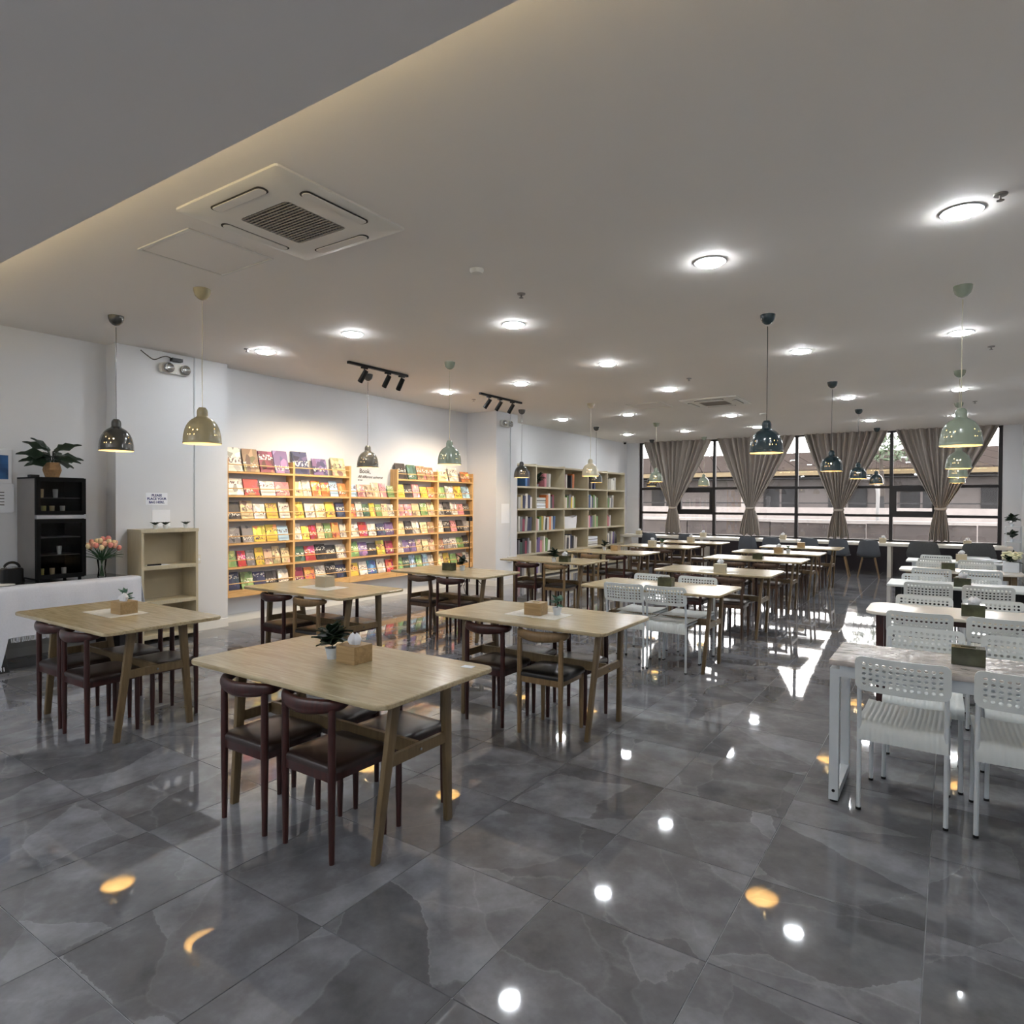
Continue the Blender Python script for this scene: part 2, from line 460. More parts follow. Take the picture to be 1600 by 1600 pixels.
for k, (nv, d, x0, x1, y0, y1) in enumerate(cells):
    if k < 300 and not nv:
        struct('tile', MB().box(x0, x1, y0, y1, -.004, 0).mesh('tile', M_tile, 0), floor)
    else: rest.box(x0, x1, y0, y1, -.004, 0)
ro = struct('tile_field', rest.mesh('tile_field', M_tile, 0), floor); ro['kind'] = 'stuff'

struct('ceiling', MB().box(XW-.3, XR+.3, .6, YB+.3, HC, HC+.2).mesh('ceiling', M_ceil, 0))
SOFY = 1.589
sof = MB().box(XW, XR, YN, SOFY, 2.98, 3.02)
struct('ceiling_soffit', sof.mesh('ceiling_soffit', M_sof, 0))
struct('wall_cove', MB().box(XW, XR, .95, 1.05, 3.02, HC).mesh('wall_cove', M_wall, 0))
led = link('cove_light_strip', MB().box(XW+.02, XR-.02, 1.40, 1.44, 3.02, 3.035).mesh('cove_light_strip', M_cove, 0))
tag(led, 'warm LED strip hidden above the soffit edge lighting the ceiling', 'light strip')
struct('wall_left', MB().box(XW-.2, XW, YN, YB+.2, 0, HC).mesh('wall_left', M_wall, 0))
struct('wall_right', MB().box(XR, XR+.2, YN, YB+.2, 0, HC).mesh('wall_right', M_wall, 0))
struct('wall_back', MB().box(XW-.2, XR+.2, YN-.2, YN, 0, HC).mesh('wall_back', M_wall, 0))
P1 = (XW, -7.35, 3.41, 4.70)      # near pillar
P2 = (XW, -6.88, 9.72, 10.42)     # far pillar
for nm, (x0, x1, y0, y1) in (('wall_pillar_near', P1), ('wall_pillar_far', P2)):
    struct(nm, MB().box(x0, x1, y0, y1, 0, HC).mesh(nm, M_wall, 0))
# window wall piers and sill wall
WX = [-7.15, -5.13, -3.13, -1.13, .85]
struct('wall_window_left', MB().box(XW, WX[0]-.04, YB, YB+.2, 0, HC).mesh('wall_window_left', M_wall, 0))
struct('wall_window_right', MB().box(WX[4]+.04, XR, YB, YB+.2, 0, HC).mesh('wall_window_right', M_wall, 0))
struct('wall_window_sill', MB().box(WX[0]-.04, WX[4]+.04, YB, YB+.2, 0, .66).mesh('wall_window_sill', M_dark, 0))
# baseboards
def bb(nm, x0, x1, y0, y1): struct(nm, MB().box(x0, x1, y0, y1, 0, .1).mesh(nm, M_base, 0))
bb('baseboard_left', XW, XW+.015, P1[3], P2[2]); bb('baseboard_pillar_near', P1[1], P1[1]+.015, P1[2], P1[3])
bb('baseboard_pillar_far', P2[1], P2[1]+.015, P2[2], P2[3]); bb('baseboard_pillar_far_side', XW+.015, P2[1], P2[2]-.015, P2[2])
bb('baseboard_entry', XW, XW+.015, YN, P1[2])

# ------------------------------------------------------------------ windows
def window(k):
    x0, x1 = WX[k], WX[k+1]
    w = bpy.data.objects.new('window_%d' % (k+1), None); COL.objects.link(w); w['kind'] = 'structure'
    w.location = ((x0+x1)/2, YB+.1, .66)
    hx = (x1-x0)/2
    ya, yb = -.045, .045
    Z = lambda z: z-.66
    first = k == 0; last = k == 3
    part('mullion', MB().box(-hx-.035, -hx+.035, ya, yb, Z(.66), Z(HC)), M_blackm, w)
    if last: part('mullion', MB().box(hx-.035, hx+.035, ya, yb, Z(.66), Z(HC)), M_blackm, w)
    xa, xb = -hx+.035, hx-.035
    for z in (1.93, 1.28):
        part('transom', MB().box(xa, xb, ya, yb, Z(z)-.03, Z(z)+.03), M_blackm, w)
    part('sill_bar', MB().box(xa, xb, ya, yb, Z(.66), Z(.73)), M_blackm, w)
    part('head_bar', MB().box(xa, xb, ya, yb, Z(HC)-.04, Z(HC)), M_blackm, w)
    for za, zb in ((.73, 1.25), (1.96, HC-.04)):
        part('pane', MB().box(xa, xb, -.004, .004, Z(za), Z(zb)), M_pane, w)
    if k in (0, 3):
        sa, sb = ((-6.06+6.14)*1, xb) if k == 0 else (xa, .85)
        if k == 0: sa = -6.08-w.location.x
        else: sb = -.27-w.location.x
        sash = MB()
        # one connected frame ring
        o = [(sa, Z(1.25+.06)), (sb, Z(1.31)), (sb, Z(1.90)), (sa, Z(1.90))]
        i_ = [(sa+.075, Z(1.385)), (sb-.075, Z(1.385)), (sb-.075, Z(1.825)), (sa+.075, Z(1.825))]
        vs = [(x, y, z) for y in (-.06, .05) for ring in (o, i_) for x, z in ring]
        fs = []
        for t in range(4):
            u = (t+1) % 4
            fs += [(t, u, 4+u, 4+t), (8+t, 12+t, 12+u, 8+u), (t, 8+t, 8+u, u), (4+t, 4+u, 12+u, 12+t)]
        s = part('opening_sash', sash.add(vs, fs), M_blackm, w)
        part('pane', MB().box(sa+.075, sb-.075, -.004, .004, Z(1.385), Z(1.825)), M_pane, s)
        ra, rb = (xa, sa) if k == 0 else (sb, xb)
        part('sash_post', MB().box(*((sa-.03, sa) if k == 0 else (sb, sb+.03)), ya, yb, Z(1.31), Z(1.90)), M_blackm, w)
        if k == 0: rb -= .03
        else: ra += .03
        part('pane', MB().box(ra, rb, -.004, .004, Z(1.31), Z(1.90)), M_pane, w)
    else:
        part('pane', MB().box(xa, xb, -.004, .004, Z(1.31), Z(1.90)), M_pane, w)
for k in range(4): window(k)

# ------------------------------------------------------------------ curtains
def curtain(k, xl, xr, xt, zt, bl, br, zb, label):
    t = thing('curtain', label, 'curtain', (xt, 16.85, zb), 0, 'tied curtains at the windows')
    na, nb = 150, 44; rnd = random.Random(k+3)
    ph = [rnd.uniform(0, 6.28) for _ in range(4)]
    P = []
    for i in range(na+1):
        u = i/na; row = []
        for j in range(nb+1):
            v = j/nb; z = HC-.004 - v*(HC-.004-zb)
            if z >= zt:
                s = (HC-z)/(HC-zt); e = s**1.12
                xa = xl+(xt-.09-xl)*e; xb = xr+(xt+.09-xr)*e; amp = .030*(1-s)+.042
            else:
                s = (zt-z)/(zt-zb); e = 1-max(0.0, 1-s)**1.6
                xa = (xt-.09)+(bl-(xt-.09))*e; xb = (xt+.09)+(br-(xt+.09))*e; amp = .042+.006*e
            x = xa+(xb-xa)*u
            w = u*2*PI
            y = amp*math.sin(12*w+ph[0]+.8*math.sin(3*w+ph[1]))+.3*amp*math.sin(5*w+ph[2])+.012*math.sin(23*w+ph[3])
            zz = z + (0.03*math.sin(3*w+ph[1])*max(0, v-.92)/.08 if z < zt else 0)
            row.append(Vector((x-xt, y, zz-zb)))
        P.append(row)
    part('cloth', MB().sheet(P, .005), M_curtain, t, 60)
    pts = [(.105*math.cos(a), .075*math.sin(a), zt-zb+.015*math.sin(a)) for a in [2*PI*q/20 for q in range(21)]]
    part('tieback', MB().tube(pts, 0, 8, False, [(.012, .028)]*21), M_curtain, t, 60)
for k, (a, b, c, zt, bl, br, zb) in enumerate([(-7.03, -5.16, -6.16, 1.43, -6.36, -5.94, .74), (-5.02, -3.14, -4.16, 1.44, -4.42, -3.92, .76),
        (-2.93, -1.19, -2.17, 1.41, -2.40, -1.95, .76), (-1.04, .81, -.19, 1.45, -.40, -.02, .75)]):
    curtain(k, a, b, c, zt, bl, br, zb, 'grey brown curtain tied in the middle, %s from the tall bookcase' % ORD[k])

# ------------------------------------------------------------------ window counter
wc = thing('window_counter', 'long cream counter running below the windows', 'counter', (-3.1, 16.1, 0))
part('top', MB().box(-4.1, 4.1, -.3, .3, .655, .72), M_cream, wc, bevel=.004)
for x in (-4.06, -1.95, 2.03, 4.06):
    part('support_panel', MB().box(x-.035, x+.035, -.28, .28, 0, .655), M_cream, wc)

# ------------------------------------------------------------------ exterior
def ext():
    M_ground = plain('asphalt', srgb(92, 86, 84), .9, var=.2)
    M_conc = plain('boundary_concrete', (.030, .0245, .0235, 1), .9, var=.35, scale=2.5)
    M_cop = plain('coping', (.16, .15, .145, 1), .8)
    M_wh = plain('facade_wall', (.062, .054, .052, 1), .8, var=.15)  # facade colour with mild random variation
    M_pale = plain('pale_render', (.16, .145, .14, 1), .8, var=.1)
    M_roof = plain('roof_sheet', (.026, .0215, .02, 1), 1.0, var=.2, spec=0)
    M_fas = plain('yellow_fascia', (.085, .06, .024, 1), .6)
    M_dk = plain('dark_grey', (.02, .02, .021, 1), .8, spec=.1)  # dark grey for building windows, fence rail, posts and eave
    M_pipe = plain('post_white', (.12, .12, .12, 1), .6)
    g = link('street_ground', MB().box(-60, 40, 17.4, 110, -.6, -.45).mesh('street_ground', M_ground, 0)); g['kind'] = 'structure'
    t = thing('boundary_wall', 'brown concrete boundary wall with pale coping outside the windows', 'wall', (-6, 21.2, -.45))
    for k in range(14):
        part('panel', MB().box(-22+k*2.6, -22+k*2.6+2.57, -.1, .1, 0, 1.42+.01*(k % 3)), M_conc, t)
    part('coping', MB().box(-22, 14.4, -.14, .14, 1.44, 1.52), M_cop, t)
    t = thing('pale_fence', 'pale wall across the street behind the boundary wall', 'wall', (-10, 29, -.45))
    part('panel', MB().box(-26, 18, -.1, .1, 0, 1.85), M_pale, t)
    part('rail', MB().box(-26, 18, -.03, .03, 2.0, 2.05), M_dk, t)
    for k in range(11): part('post', MB().box(-25.9+k*4.2, -25.75+k*4.2, -.08, .08, 1.85, 2.3), M_dk, t)
    b = thing('roadside_building', 'low building with brown sheet roof and yellow fascia beyond the street', 'building', (-8, 36, -.45))
    part('facade', MB().box(-26, 16, 0, .3, 0, 3.3), M_wh, b)
    rnd = random.Random(4)
    for k in range(13):
        x = -25+k*3.1
        if k % 5 != 2:
            w = part('window', MB().box(x, x+1.7, -.06, 0, 1.4, 2.9), M_dk, b)
            part('frame_bar', MB().box(x+.8, x+.9, -.1, -.06, 1.4, 2.9), M_wh, w)
        if k % 2: part('column', MB().box(x+2.2, x+2.5, -1.0, -.7, 0, 3.2), M_cop, b)
    part('fascia', MB().box(-26.3, 16.3, -1.3, -1.15, 3.4, 3.62), M_fas, b)
    part('eave_soffit', MB().box(-26.3, 16.3, -1.15, .3, 3.25, 3.3), M_dk, b)
    n = 44
    for k in range(n):
        x0 = -26.3+k*42.6/n; x1 = x0+42.6/n-.04
        part('roof_sheet', MB().hexa([(x0, -1.3, 3.62), (x1, -1.3, 3.62), (x1-2.5, 5.0, 4.92), (x0-2.5, 5.0, 4.92)],
             [(x0, -1.3, 3.68), (x1, -1.3, 3.68), (x1-2.5, 5.0, 4.98), (x0-2.5, 5.0, 4.98)]), M_roof, b, 0)
    part('end_wall', MB().box(-26, 16, 4.6, 4.9, 0, 4.7), M_wh, b)
    s = thing('street_lamp', 'white curved street lamp post outside, between the third and fourth curtain', 'street lamp', (-1.9, 23.2, -.45))
    part('post', MB().tube(bezier([(0, 0, 0), (0, 0, 1.5), (0, 0, 2.4), (-.15, 0, 2.75), (-.5, 0, 2.8)], 6), .05, 8), M_pipe, s)
    part('lamp_head', MB().box(-.85, -.45, -.1, .1, 2.75, 2.84), M_pipe, s, bevel=.02)
    tr = thing('street_tree', 'green leafy tree seen above the roof outside', 'tree', (-2.6, 33, -.45))
    part('trunk', MB().tube([(0, 0, 0), (.1, 0, 2.5), (0, .1, 4.0)], [.14, .1, .06], 8), plain('bark', (.02, .015, .012, 1), .9), tr)
    lf = MB(); rnd = random.Random(2)
    for q in range(420):
        a = rnd.uniform(0, 6.28); r = 1.3*rnd.random()**.5; h = rnd.uniform(-.7, 1.0)
        c = Vector((r*math.cos(a), r*math.sin(a), 4.6+h)); e = Vector((rnd.uniform(-1, 1), rnd.uniform(-1, 1), rnd.uniform(-1, 1))).normalized()
        f_ = e.orthogonal().normalized(); L = .16
        lf.add([c-e*L, c+f_*.06, c+e*L, c-f_*.06, c+e.cross(f_)*.02], [(0, 1, 4), (1, 2, 4), (2, 3, 4), (3, 0, 4), (0, 3, 2, 1)])
    lo = part('foliage', lf, plain('tree_leaf', (.02, .04, .014, 1), .6), tr, 0); lo['kind'] = 'stuff'
ext()

# ------------------------------------------------------------------ tables
def table_meshes():
    d = {}
    d['tabletop'] = MB().prism(rrect(-.68, .68, -.385, .385, .055), .713, .735, .004).mesh('tabletop', M_oak, 40)
    legs = []
    for sx in (-1, 1):
        for sy in (-1, 1):
            bx, by, tx, ty = sx*.5, sy*.24, sx*.545, sy*.165
            w0, w1, d0 = .019, .026, .014
            legs.append(MB().hexa([(bx-d0, by-w0, 0), (bx+d0, by-w0, 0), (bx+d0, by+w0, 0), (bx-d0, by+w0, 0)],
                [(tx-d0, ty-w1, .713), (tx+d0, ty-w1, .713), (tx+d0, ty+w1, .713), (tx-d0, ty+w1, .713)]).mesh('leg', M_oakleg, 30, .004))
    d['legs'] = legs
    rails = []
    for sx in (-1, 1):
        x = sx*.528
        rails.append(MB().box(x-.010, x+.010, -.190, .190, .40, .45).mesh('end_rail', M_oakleg, 0))
    d['rails'] = rails
    d['stretcher'] = MB().box(-.518, .518, -.011, .011, .395, .455).mesh('stretcher', M_oakleg, 0)
    d['bolts'] = [MB().tube([(sx*.538, 0, .425), (sx*.543, 0, .425)], .007, 10).mesh('bolt', M_chrome) for sx in (-1, 1)]
    d['bearers'] = [MB().box(sx*.545-.02, sx*.545+.02, -.14, .14, .695, .713).mesh('bearer', M_oakleg, 0) for sx in (-1, 1)]
    return d
TM = table_meshes()
def oak_table(x, y, label, rz=0):
    t = thing('dining_table', label, 'table', (x, y, 0), rz, 'oak dining tables')
    link('tabletop', TM['tabletop'], t)
    for me in TM['legs']: link('leg', me, t)
    for me, b in zip(TM['rails'], TM['bolts']): link('bolt', b, link('end_rail', me, t))
    for me in TM['bearers']: link('bearer', me, t)
    link('stretcher', TM['stretcher'], t)
    return t
MID = [(-2.50, 2.195), (-2.42, 3.975), (-2.33, 6.05), (-2.31, 7.89), (-2.37, 9.97), (-2.37, 11.50), (-2.30, 13.1)]
WAL = [(-4.86, 2.26), (-4.83, 4.05), (-4.78, 5.93), (-4.65, 7.98), (-4.63, 9.90), (-4.55, 11.75), (-4.47, 13.4)]

# ------------------------------------------------------------------ wooden chairs
def chair_proto(woodm, leather):
    d = {}
    def leg(x, y, z1, r0, r1): return MB().tube([(x, y, 0), (x, y, z1*.55), (x, y, z1)], [r0, r1, r1*.92], 12).mesh('leg', woodm)
    d['legs'] = [leg(-.155, -.155, .655, .0125, .0175), leg(.155, -.155, .655, .0125, .0175), leg(-.15, .155, .385, .012, .016), leg(.15, .155, .385, .012, .016)]
    path = bezier([(-.176, -.085, .672), (-.168, -.14, .672), (-.11, -.185, .668), (0, -.203, .662), (.11, -.185, .668), (.168, -.14, .672), (.176, -.085, .672)], 5)
    n = len(path); ell = []
    for i in range(n):
        t = abs(i/(n-1)*2-1)
        k = 1-.35*max(0, (t-.9)/.1)
        ell.append(((.013+.006*(1-t))*k, (.017+.018*(1-t**1.6))*k))
    d['back'] = MB().tube(path, 0, 14, True, ell).mesh('backrest', woodm, 60)
    # seat cushion: puffed rounded slab
    na = 14; P = []
    pol = rrect(-.18, .18, -.165, .185, .05, 5); m_ = len(pol)
    prof = [(1, .385), (1.0, .392), (1.0, .402), (.97, .412), (.86, .419), (.6, .423), (.3, .424)]
    vs = []; fs = []
    for s_, z in prof: vs += [(x*s_, y*s_+.01*(1-s_), z) for x, y in pol]
    fs.append(tuple(reversed(range(m_))))
    for i in range(len(prof)-1):
        for k in range(m_): fs.append((i*m_+k, i*m_+(k+1) % m_, (i+1)*m_+(k+1) % m_, (i+1)*m_+k))
    fs.append(tuple((len(prof)-1)*m_+k for k in range(m_)))
    d['seat'] = MB().add(vs, fs).mesh('seat', leather, 60)
    o = rrect(-.158, .158, -.163, .163, .02, 2); q = rrect(-.142, .142, -.147, .147, .012, 2); k_ = len(o)
    vs = [(x, y, z) for z in (.345, .385) for r in (o, q) for x, y in r]; fs = []
    for k in range(k_):
        u = (k+1) % k_
        fs += [(k, k_+k, k_+u, u), (2*k_+k, 2*k_+u, 3*k_+u, 3*k_+k), (k, u, 2*k_+u, 2*k_+k), (k_+k, 3*k_+k, 3*k_+u, k_+u)]
    d['frame'] = MB().add(vs, fs).mesh('seat_frame', woodm, 30)
    return d
CP = {'m': chair_proto(M_mahog, M_leather), 'l': chair_proto(M_light, M_leathk), 'w': chair_proto(M_walnut, M_leather)}
CN = {'m': 'dark red-brown wooden chair with brown leather seat', 'l': 'pale wood chair with black leather seat', 'w': 'walnut wood chair with brown leather seat'}
def wood_chair(kind, x, y, rz, place):
    t = thing('dining_chair', CN[kind]+', '+place, 'chair', (x, y, 0), rz, 'wooden chairs tucked under the oak tables')
    d = CP[kind]
    link('seat', d['seat'], t); link('backrest', d['back'], t); link('seat_frame', d['frame'], t)
    for me in d['legs']: link('leg', me, t)
# kinds: near-left, near-right, far-left, far-right
KM = ['mmmm', 'mlmm', None, 'mwmm', 'wwww', 'wwww', 'wwww']
KW = ['mmmm', 'mlmm', 'wmmm', 'mlwm', 'lmww', 'wwww', 'wwww']
SIDE = ['front left', 'front right', 'back left', 'back right']
def chair_set(kinds, tx, ty, row, k):
    for i, kd in enumerate(kinds):
        dx = (-.245, .205)[i % 2]+random.uniform(-.012, .012)
        dy = random.uniform(-.015, .02)
        near = i < 2
        wood_chair(kd, tx+dx, ty+(-.19+dy if near else .205-dy), random.uniform(-.03, .03)+(0 if near else PI),
                   '%s of %s %s table' % (SIDE[i], ORD[k], row))

# ------------------------------------------------------------------ white perforated chairs
def perforated(w, h, nx, ny, mx, mz, th, curve, hr=.32):
    """plate in x/z with round holes, bowed in y, rounded corners"""
    P0 = MB(); vs = []; fs = []
    cache = {}
    def V(x, z, s):
        key = (round(x, 5), round(z, 5), s)
        if key not in cache:
            cache[key] = len(vs)
            vs.append((x, curve*(1-(2*x/w)**2)+s*th/2, z))
        return cache[key]
    iw, ih = w-2*mx, h-2*mz; cw, ch = iw/nx, ih/ny
    K = 8
    sq = [(1, 0), (1, 1), (0, 1), (-1, 1), (-1, 0), (-1, -1), (0, -1), (1, -1)]
    for i in range(nx):
        for j in range(ny):
            cx = -iw/2+(i+.5)*cw; cz = mz+(j+.5)*ch
            O = [(cx+a*cw/2, cz+b*ch/2) for a, b in sq]
            r = hr*min(cw, ch)
            I = [(cx+r*1.1*math.cos(PI/4*k), cz+r*math.sin(PI/4*k)) for k in range(K)]
            for k in range(K):
                u = (k+1) % K
                fs.append((V(*O[k], -1), V(*O[u], -1), V(*I[u], -1), V(*I[k], -1)))
                fs.append((V(*O[k], 1), V(*I[k], 1), V(*I[u], 1), V(*O[u], 1)))
                fs.append((V(*I[k], -1), V(*I[u], -1), V(*I[u], 1), V(*I[k], 1)))
    # border between the hole field and the rounded outline
    inner = []
    for i in range(2*nx): inner.append((-iw/2+i*cw/2, mz))
    for j in range(2*ny): inner.append((iw/2, mz+j*ch/2))
    for i in range(2*nx): inner.append((iw/2-i*cw/2, mz+ih))
    for j in range(2*ny): inner.append((-iw/2, mz+ih-j*ch/2))
    R = min(mx, mz)+.012
    def outline(x, z):
        X = x*(w/2)/(iw/2); Z = (z-h/2)*(h/2)/(ih/2)
        ax, az = abs(X), abs(Z)
        qx, qz = w/2-R, h/2-R
        if ax > qx and az > qz:
            l = math.hypot(ax-qx, az-qz) or 1
            ax, az = qx+(ax-qx)/l*R, qz+(az-qz)/l*R
        return math.copysign(ax, X), math.copysign(az, Z)+h/2
    outer = [outline(*p) for p in inner]; n = len(inner)
    for k in range(n):
        u = (k+1) % n
        fs.append((V(*inner[k], -1), V(*inner[u], -1), V(*outer[u], -1), V(*outer[k], -1)))
        fs.append((V(*inner[k], 1), V(*outer[k], 1), V(*outer[u], 1), V(*inner[u], 1)))
        fs.append((V(*outer[k], -1), V(*outer[u], -1), V(*outer[u], 1), V(*outer[k], 1)))
    return P0.add(vs, fs)
def white_proto():
    d = {}
    r = .0105
    d['legs'] = [MB().tube(bezier([(sx*.183, -.215, 0), (sx*.183, -.215, .40), (sx*.183, -.225, .56), (sx*.181, -.25, .72)], 4), r, 10).mesh('leg', M_whitem) for sx in (-1, 1)]
    d['legs'] += [MB().tube([(sx*.178, .215, 0), (sx*.175, .20, .425)], r, 10).mesh('leg', M_whitem) for sx in (-1, 1)]
    d['siderails'] = [MB().tube([(sx*.177, -.205, .425), (sx*.175, .20, .425)], .009, 8).mesh('side_rail', M_whitem) for sx in (-1, 1)]
    b = perforated(.40, .175, 12, 5, .026, .022, .008, -.022)
    b.xform(Matrix.Translation((0, -.238, .612)) @ Matrix.Rotation(math.radians(9), 4, 'X'))
    d['back'] = b.mesh('backrest', M_white, 50)
    # seat: ribbed sheet with turned down rear flange and front lip
    prof = [(-.222, .355), (-.224, .395), (-.215, .43), (-.19, .443), (-.12, .444), (0, .438), (.10, .440), (.16, .445), (.20, .440), (.222, .42), (.226, .395)]
    pr = bezier([(0, y, z) for y, z in prof], 3)
    nx = 66; P = []
    for i in range(nx+1):
        u = i/nx; x = -.19+.38*u; row = []
        groove = .0022*math.sin(u*2*PI*17)
        for q in pr:
            g = groove if abs(u-.5) < .44 else 0
            flat = max(0, 1-abs(q.z-.44)/.03)
            row.append(Vector((x, q.y-(1-flat)*g*.8, q.z+flat*g+.012*(2*u-1)**2*flat)))
        P.append(row)
    d['seat'] = MB().sheet(P, .006).mesh('seat', M_white, 50)
    d['feet'] = [MB().lathe([(0, 0), (.0125, 0), (.0125, .012), (0, .012)], 10, (sx*x, y, 0)).mesh('foot', M_black) for sx in (-1, 1) for x, y in ((.183, -.215), (.178, .215))]
    return d
WP = white_proto()
def white_chair(x, y, rz, place):
    t = thing('perforated_chair', 'white plastic chair with perforated back, '+place, 'chair', (x, y, 0), rz, 'white perforated chairs')
    link('backrest', WP['back'], t); link('seat', WP['seat'], t)
    for k in range(4):
        l = link('leg', WP['legs'][k], t)
    for me in WP['siderails']: link('side_rail', me, t)
    for me in WP['feet']: link('foot', me, t)

TN = {}
for row, pts, kinds in (('middle-row', MID, KM), ('book-wall-row', WAL, KW)):
    for k, (x, y) in enumerate(pts):
        extra = {('middle-row', 0): ', with potted plant and tissue box', ('book-wall-row', 0): ', beside the white-clothed sideboard',
                 ('middle-row', 2): ', set with white chairs'}.get((row, k), '')
        oak_table(x, y, 'light oak table, %s in the %s%s' % (ORD[k], row.replace('-', ' '), extra))
        if kinds[k]: chair_set(kinds[k], x, y, row, k)
        else:
            for i, (dx, dy) in enumerate(((-.21, -.13), (.19, -.12), (-.29, .26), (.19, .28))):
                white_chair(x+dx, y+dy, 0 if i < 2 else PI, '%s of %s %s table' % (SIDE[i], ORD[k], row))

# ------------------------------------------------------------------ white tables by the right wall
WY = [3.93, 5.81, 7.84, 9.63, 11.2]
def white_table(k, y):
    ln = ['white metal-framed table with film-covered top nearest the front, by the right wall', 'cream table with rounded corners and dark legs, second in the white-chair row',
          'white table with black underframe, third in the white-chair row', 'cream rounded table with flower box, fourth in the white-chair row', 'white table strewn with papers, last in the white-chair row'][k]
    t = thing('white_table', ln, 'table', (.09, y, 0), 0, 'tables by the right wall')
    if k == 0:
        part('tabletop', MB().prism(rrect(-.6, .66, -.26, .26, .008, 2), .712, .737, .003), M_marble, t)
        for sx in (-.575, .635):
            part('end_frame', ring_frame(sx, .022, -.235, .235, 0.012, .69, .045), M_whitem, t)
            for y_ in (-.21, .21): part('foot', MB().lathe([(0, 0), (.02, 0), (.02, .012), (0, .012)], 10, (sx, y_, 0)), M_black, t)
            part('bolt', MB().tube([(sx, -.2375, .06), (sx, -.235, .06)], .008, 10), M_black, t)
        for y_ in (-.235, .205): part('apron', MB().box(-.553, .613, y_, y_+.03, .65, .712), M_whitem, t)
    else:
        r = .12 if k in (1, 3) else .015
        part('tabletop', MB().prism(rrect(-.62, .62, -.29, .29, r), .712, .735, .004), M_cream if k in (1, 3) else M_white, t)
        lm = [None, M_mahog, M_black, M_oakleg, M_whitem][k]
        for sx in (-.52, .52):
            for sy in (-.22, .22):
                part('leg', MB().hexa([(sx-.02, sy-.02, 0), (sx+.02, sy-.02, 0), (sx+.02, sy+.02, 0), (sx-.02, sy+.02, 0)],
                     [(sx-.026, sy-.026, .712), (sx+.026, sy-.026, .712), (sx+.026, sy+.026, .712), (sx-.026, sy+.026, .712)]), lm, t)
        part('underframe', MB().box(-.5, .5, -.05, .05, .64, .712), lm, t)
        if k == 2: part('modesty_panel', MB().box(-.49, .49, -.235, -.225, .42, .712), M_black, t)
    return t
def ring_frame(x, hw, y0, y1, z0, z1, w):
    o = [(y0, z0), (y1, z0), (y1, z1), (y0, z1)]; q = [(y0+w, z0+w), (y1-w, z0+w), (y1-w, z1-w), (y0+w, z1-w)]
    vs = [(xx, a, b) for xx in (x-hw, x+hw) for r in (o, q) for a, b in r]; fs = []
    for t in range(4):
        u = (t+1) % 4
        fs += [(t, u, 4+u, 4+t), (8+t, 12+t, 12+u, 8+u), (t, 8+t, 8+u, u), (4+t, 4+u, 12+u, 12+t)]
    return MB().add(vs, fs)
NB = [3.68, 5.40, 7.47, 9.20, 10.85]; FB = [4.56, 6.24, 8.22, 10.06, 11.5]
for k, y in enumerate(WY):
    white_table(k, y)
    for i in range(4):
        x = (-.18, .29)[i % 2]+(.06 if i >= 2 and k == 0 else 0)+(-.06 if i >= 2 and k == 2 else 0)
        yy = NB[k]+.215 if i < 2 else FB[k]-.215
        if i >= 2 and FB[k]-NB[k] < .9: yy += .04
        white_chair(x, yy+random.uniform(-.01, .01), random.uniform(-.03, .03)+(0 if i < 2 else PI), '%s of %s table by right wall' % (SIDE[i], ORD[k]))

# ------------------------------------------------------------------ grey shell chairs at the counter
def shell_mesh(wt, ws, arms):
    prof = bezier([(0, .20, .40), (0, .17, .415), (0, .02, .40), (0, -.10, .405), (0, -.165, .45), (0, -.195, .55), (0, -.215, .66), (0, -.225, .735)], 4)
    n = len(prof); P = []
    for i in range(25):
        u = i/24*2-1; row = []
        for j, q in enumerate(prof):
            t = j/(n-1)
            w = ws*(.92+.08*min(1, t*4)) if t < .5 else ws+(wt-ws)*((t-.5)/.5)**1.2
            lift = arms*math.exp(-((t-.55)/.28)**2)*abs(u)**3
            wrap = .055*abs(u)**2.5*(1 if t > .45 else t/.45)
            row.append(Vector((u*w/2, q.y+wrap, q.z+lift-.018*(abs(u)**4 if t > .93 else 0))))
        P.append(row)
    return MB().sheet(P, .012)
SH = shell_mesh(.31, .43, .05).mesh('shell', M_gray, 60)
SHW = shell_mesh(.42, .58, .10).mesh('shell', M_grayd, 60)
SL = [MB().tube([(sx*.2, sy*.17, 0), (sx*.11, sy*.1-.02, .40)], [.011, .019], 10).mesh('leg', M_light) for sx in (-1, 1) for sy in (-1, 1)]
SB = MB().box(-.12, .12, -.13, .10, .375, .395).mesh('under_bracket', M_black, 0)
for k, x in enumerate([-6.22, -5.28, -3.85, -3.34, -2.54, -1.98, -1.42]):
    t = thing('shell_chair', 'grey shell chair with splayed wooden legs, %s along the window counter' % ORD[k], 'chair', (x, 15.52, 0), random.uniform(-.08, .08), 'grey shell chairs at the window counter')
    link('shell', SH, t, None, None, (1, 1, 1.08)); link('under_bracket', SB, t, (0, 0, .03))
    for me in SL: link('leg', me, t, None, None, (1, 1, 1.07))
for k, x in enumerate([-.45, .44]):
    t = thing('wide_chair', 'wide dark grey upholstered chair at the counter, %s the fourth curtain' % ('left of' if k == 0 else 'right of'), 'chair', (x, 15.52, 0), 0, 'wide grey chairs at the window counter')
    link('shell', SHW, t, None, None, (1, 1, 1.08)); link('under_bracket', SB, t, (0, 0, .03))
    for me in SL: link('leg', me, t, None, None, (1, 1, 1.07))

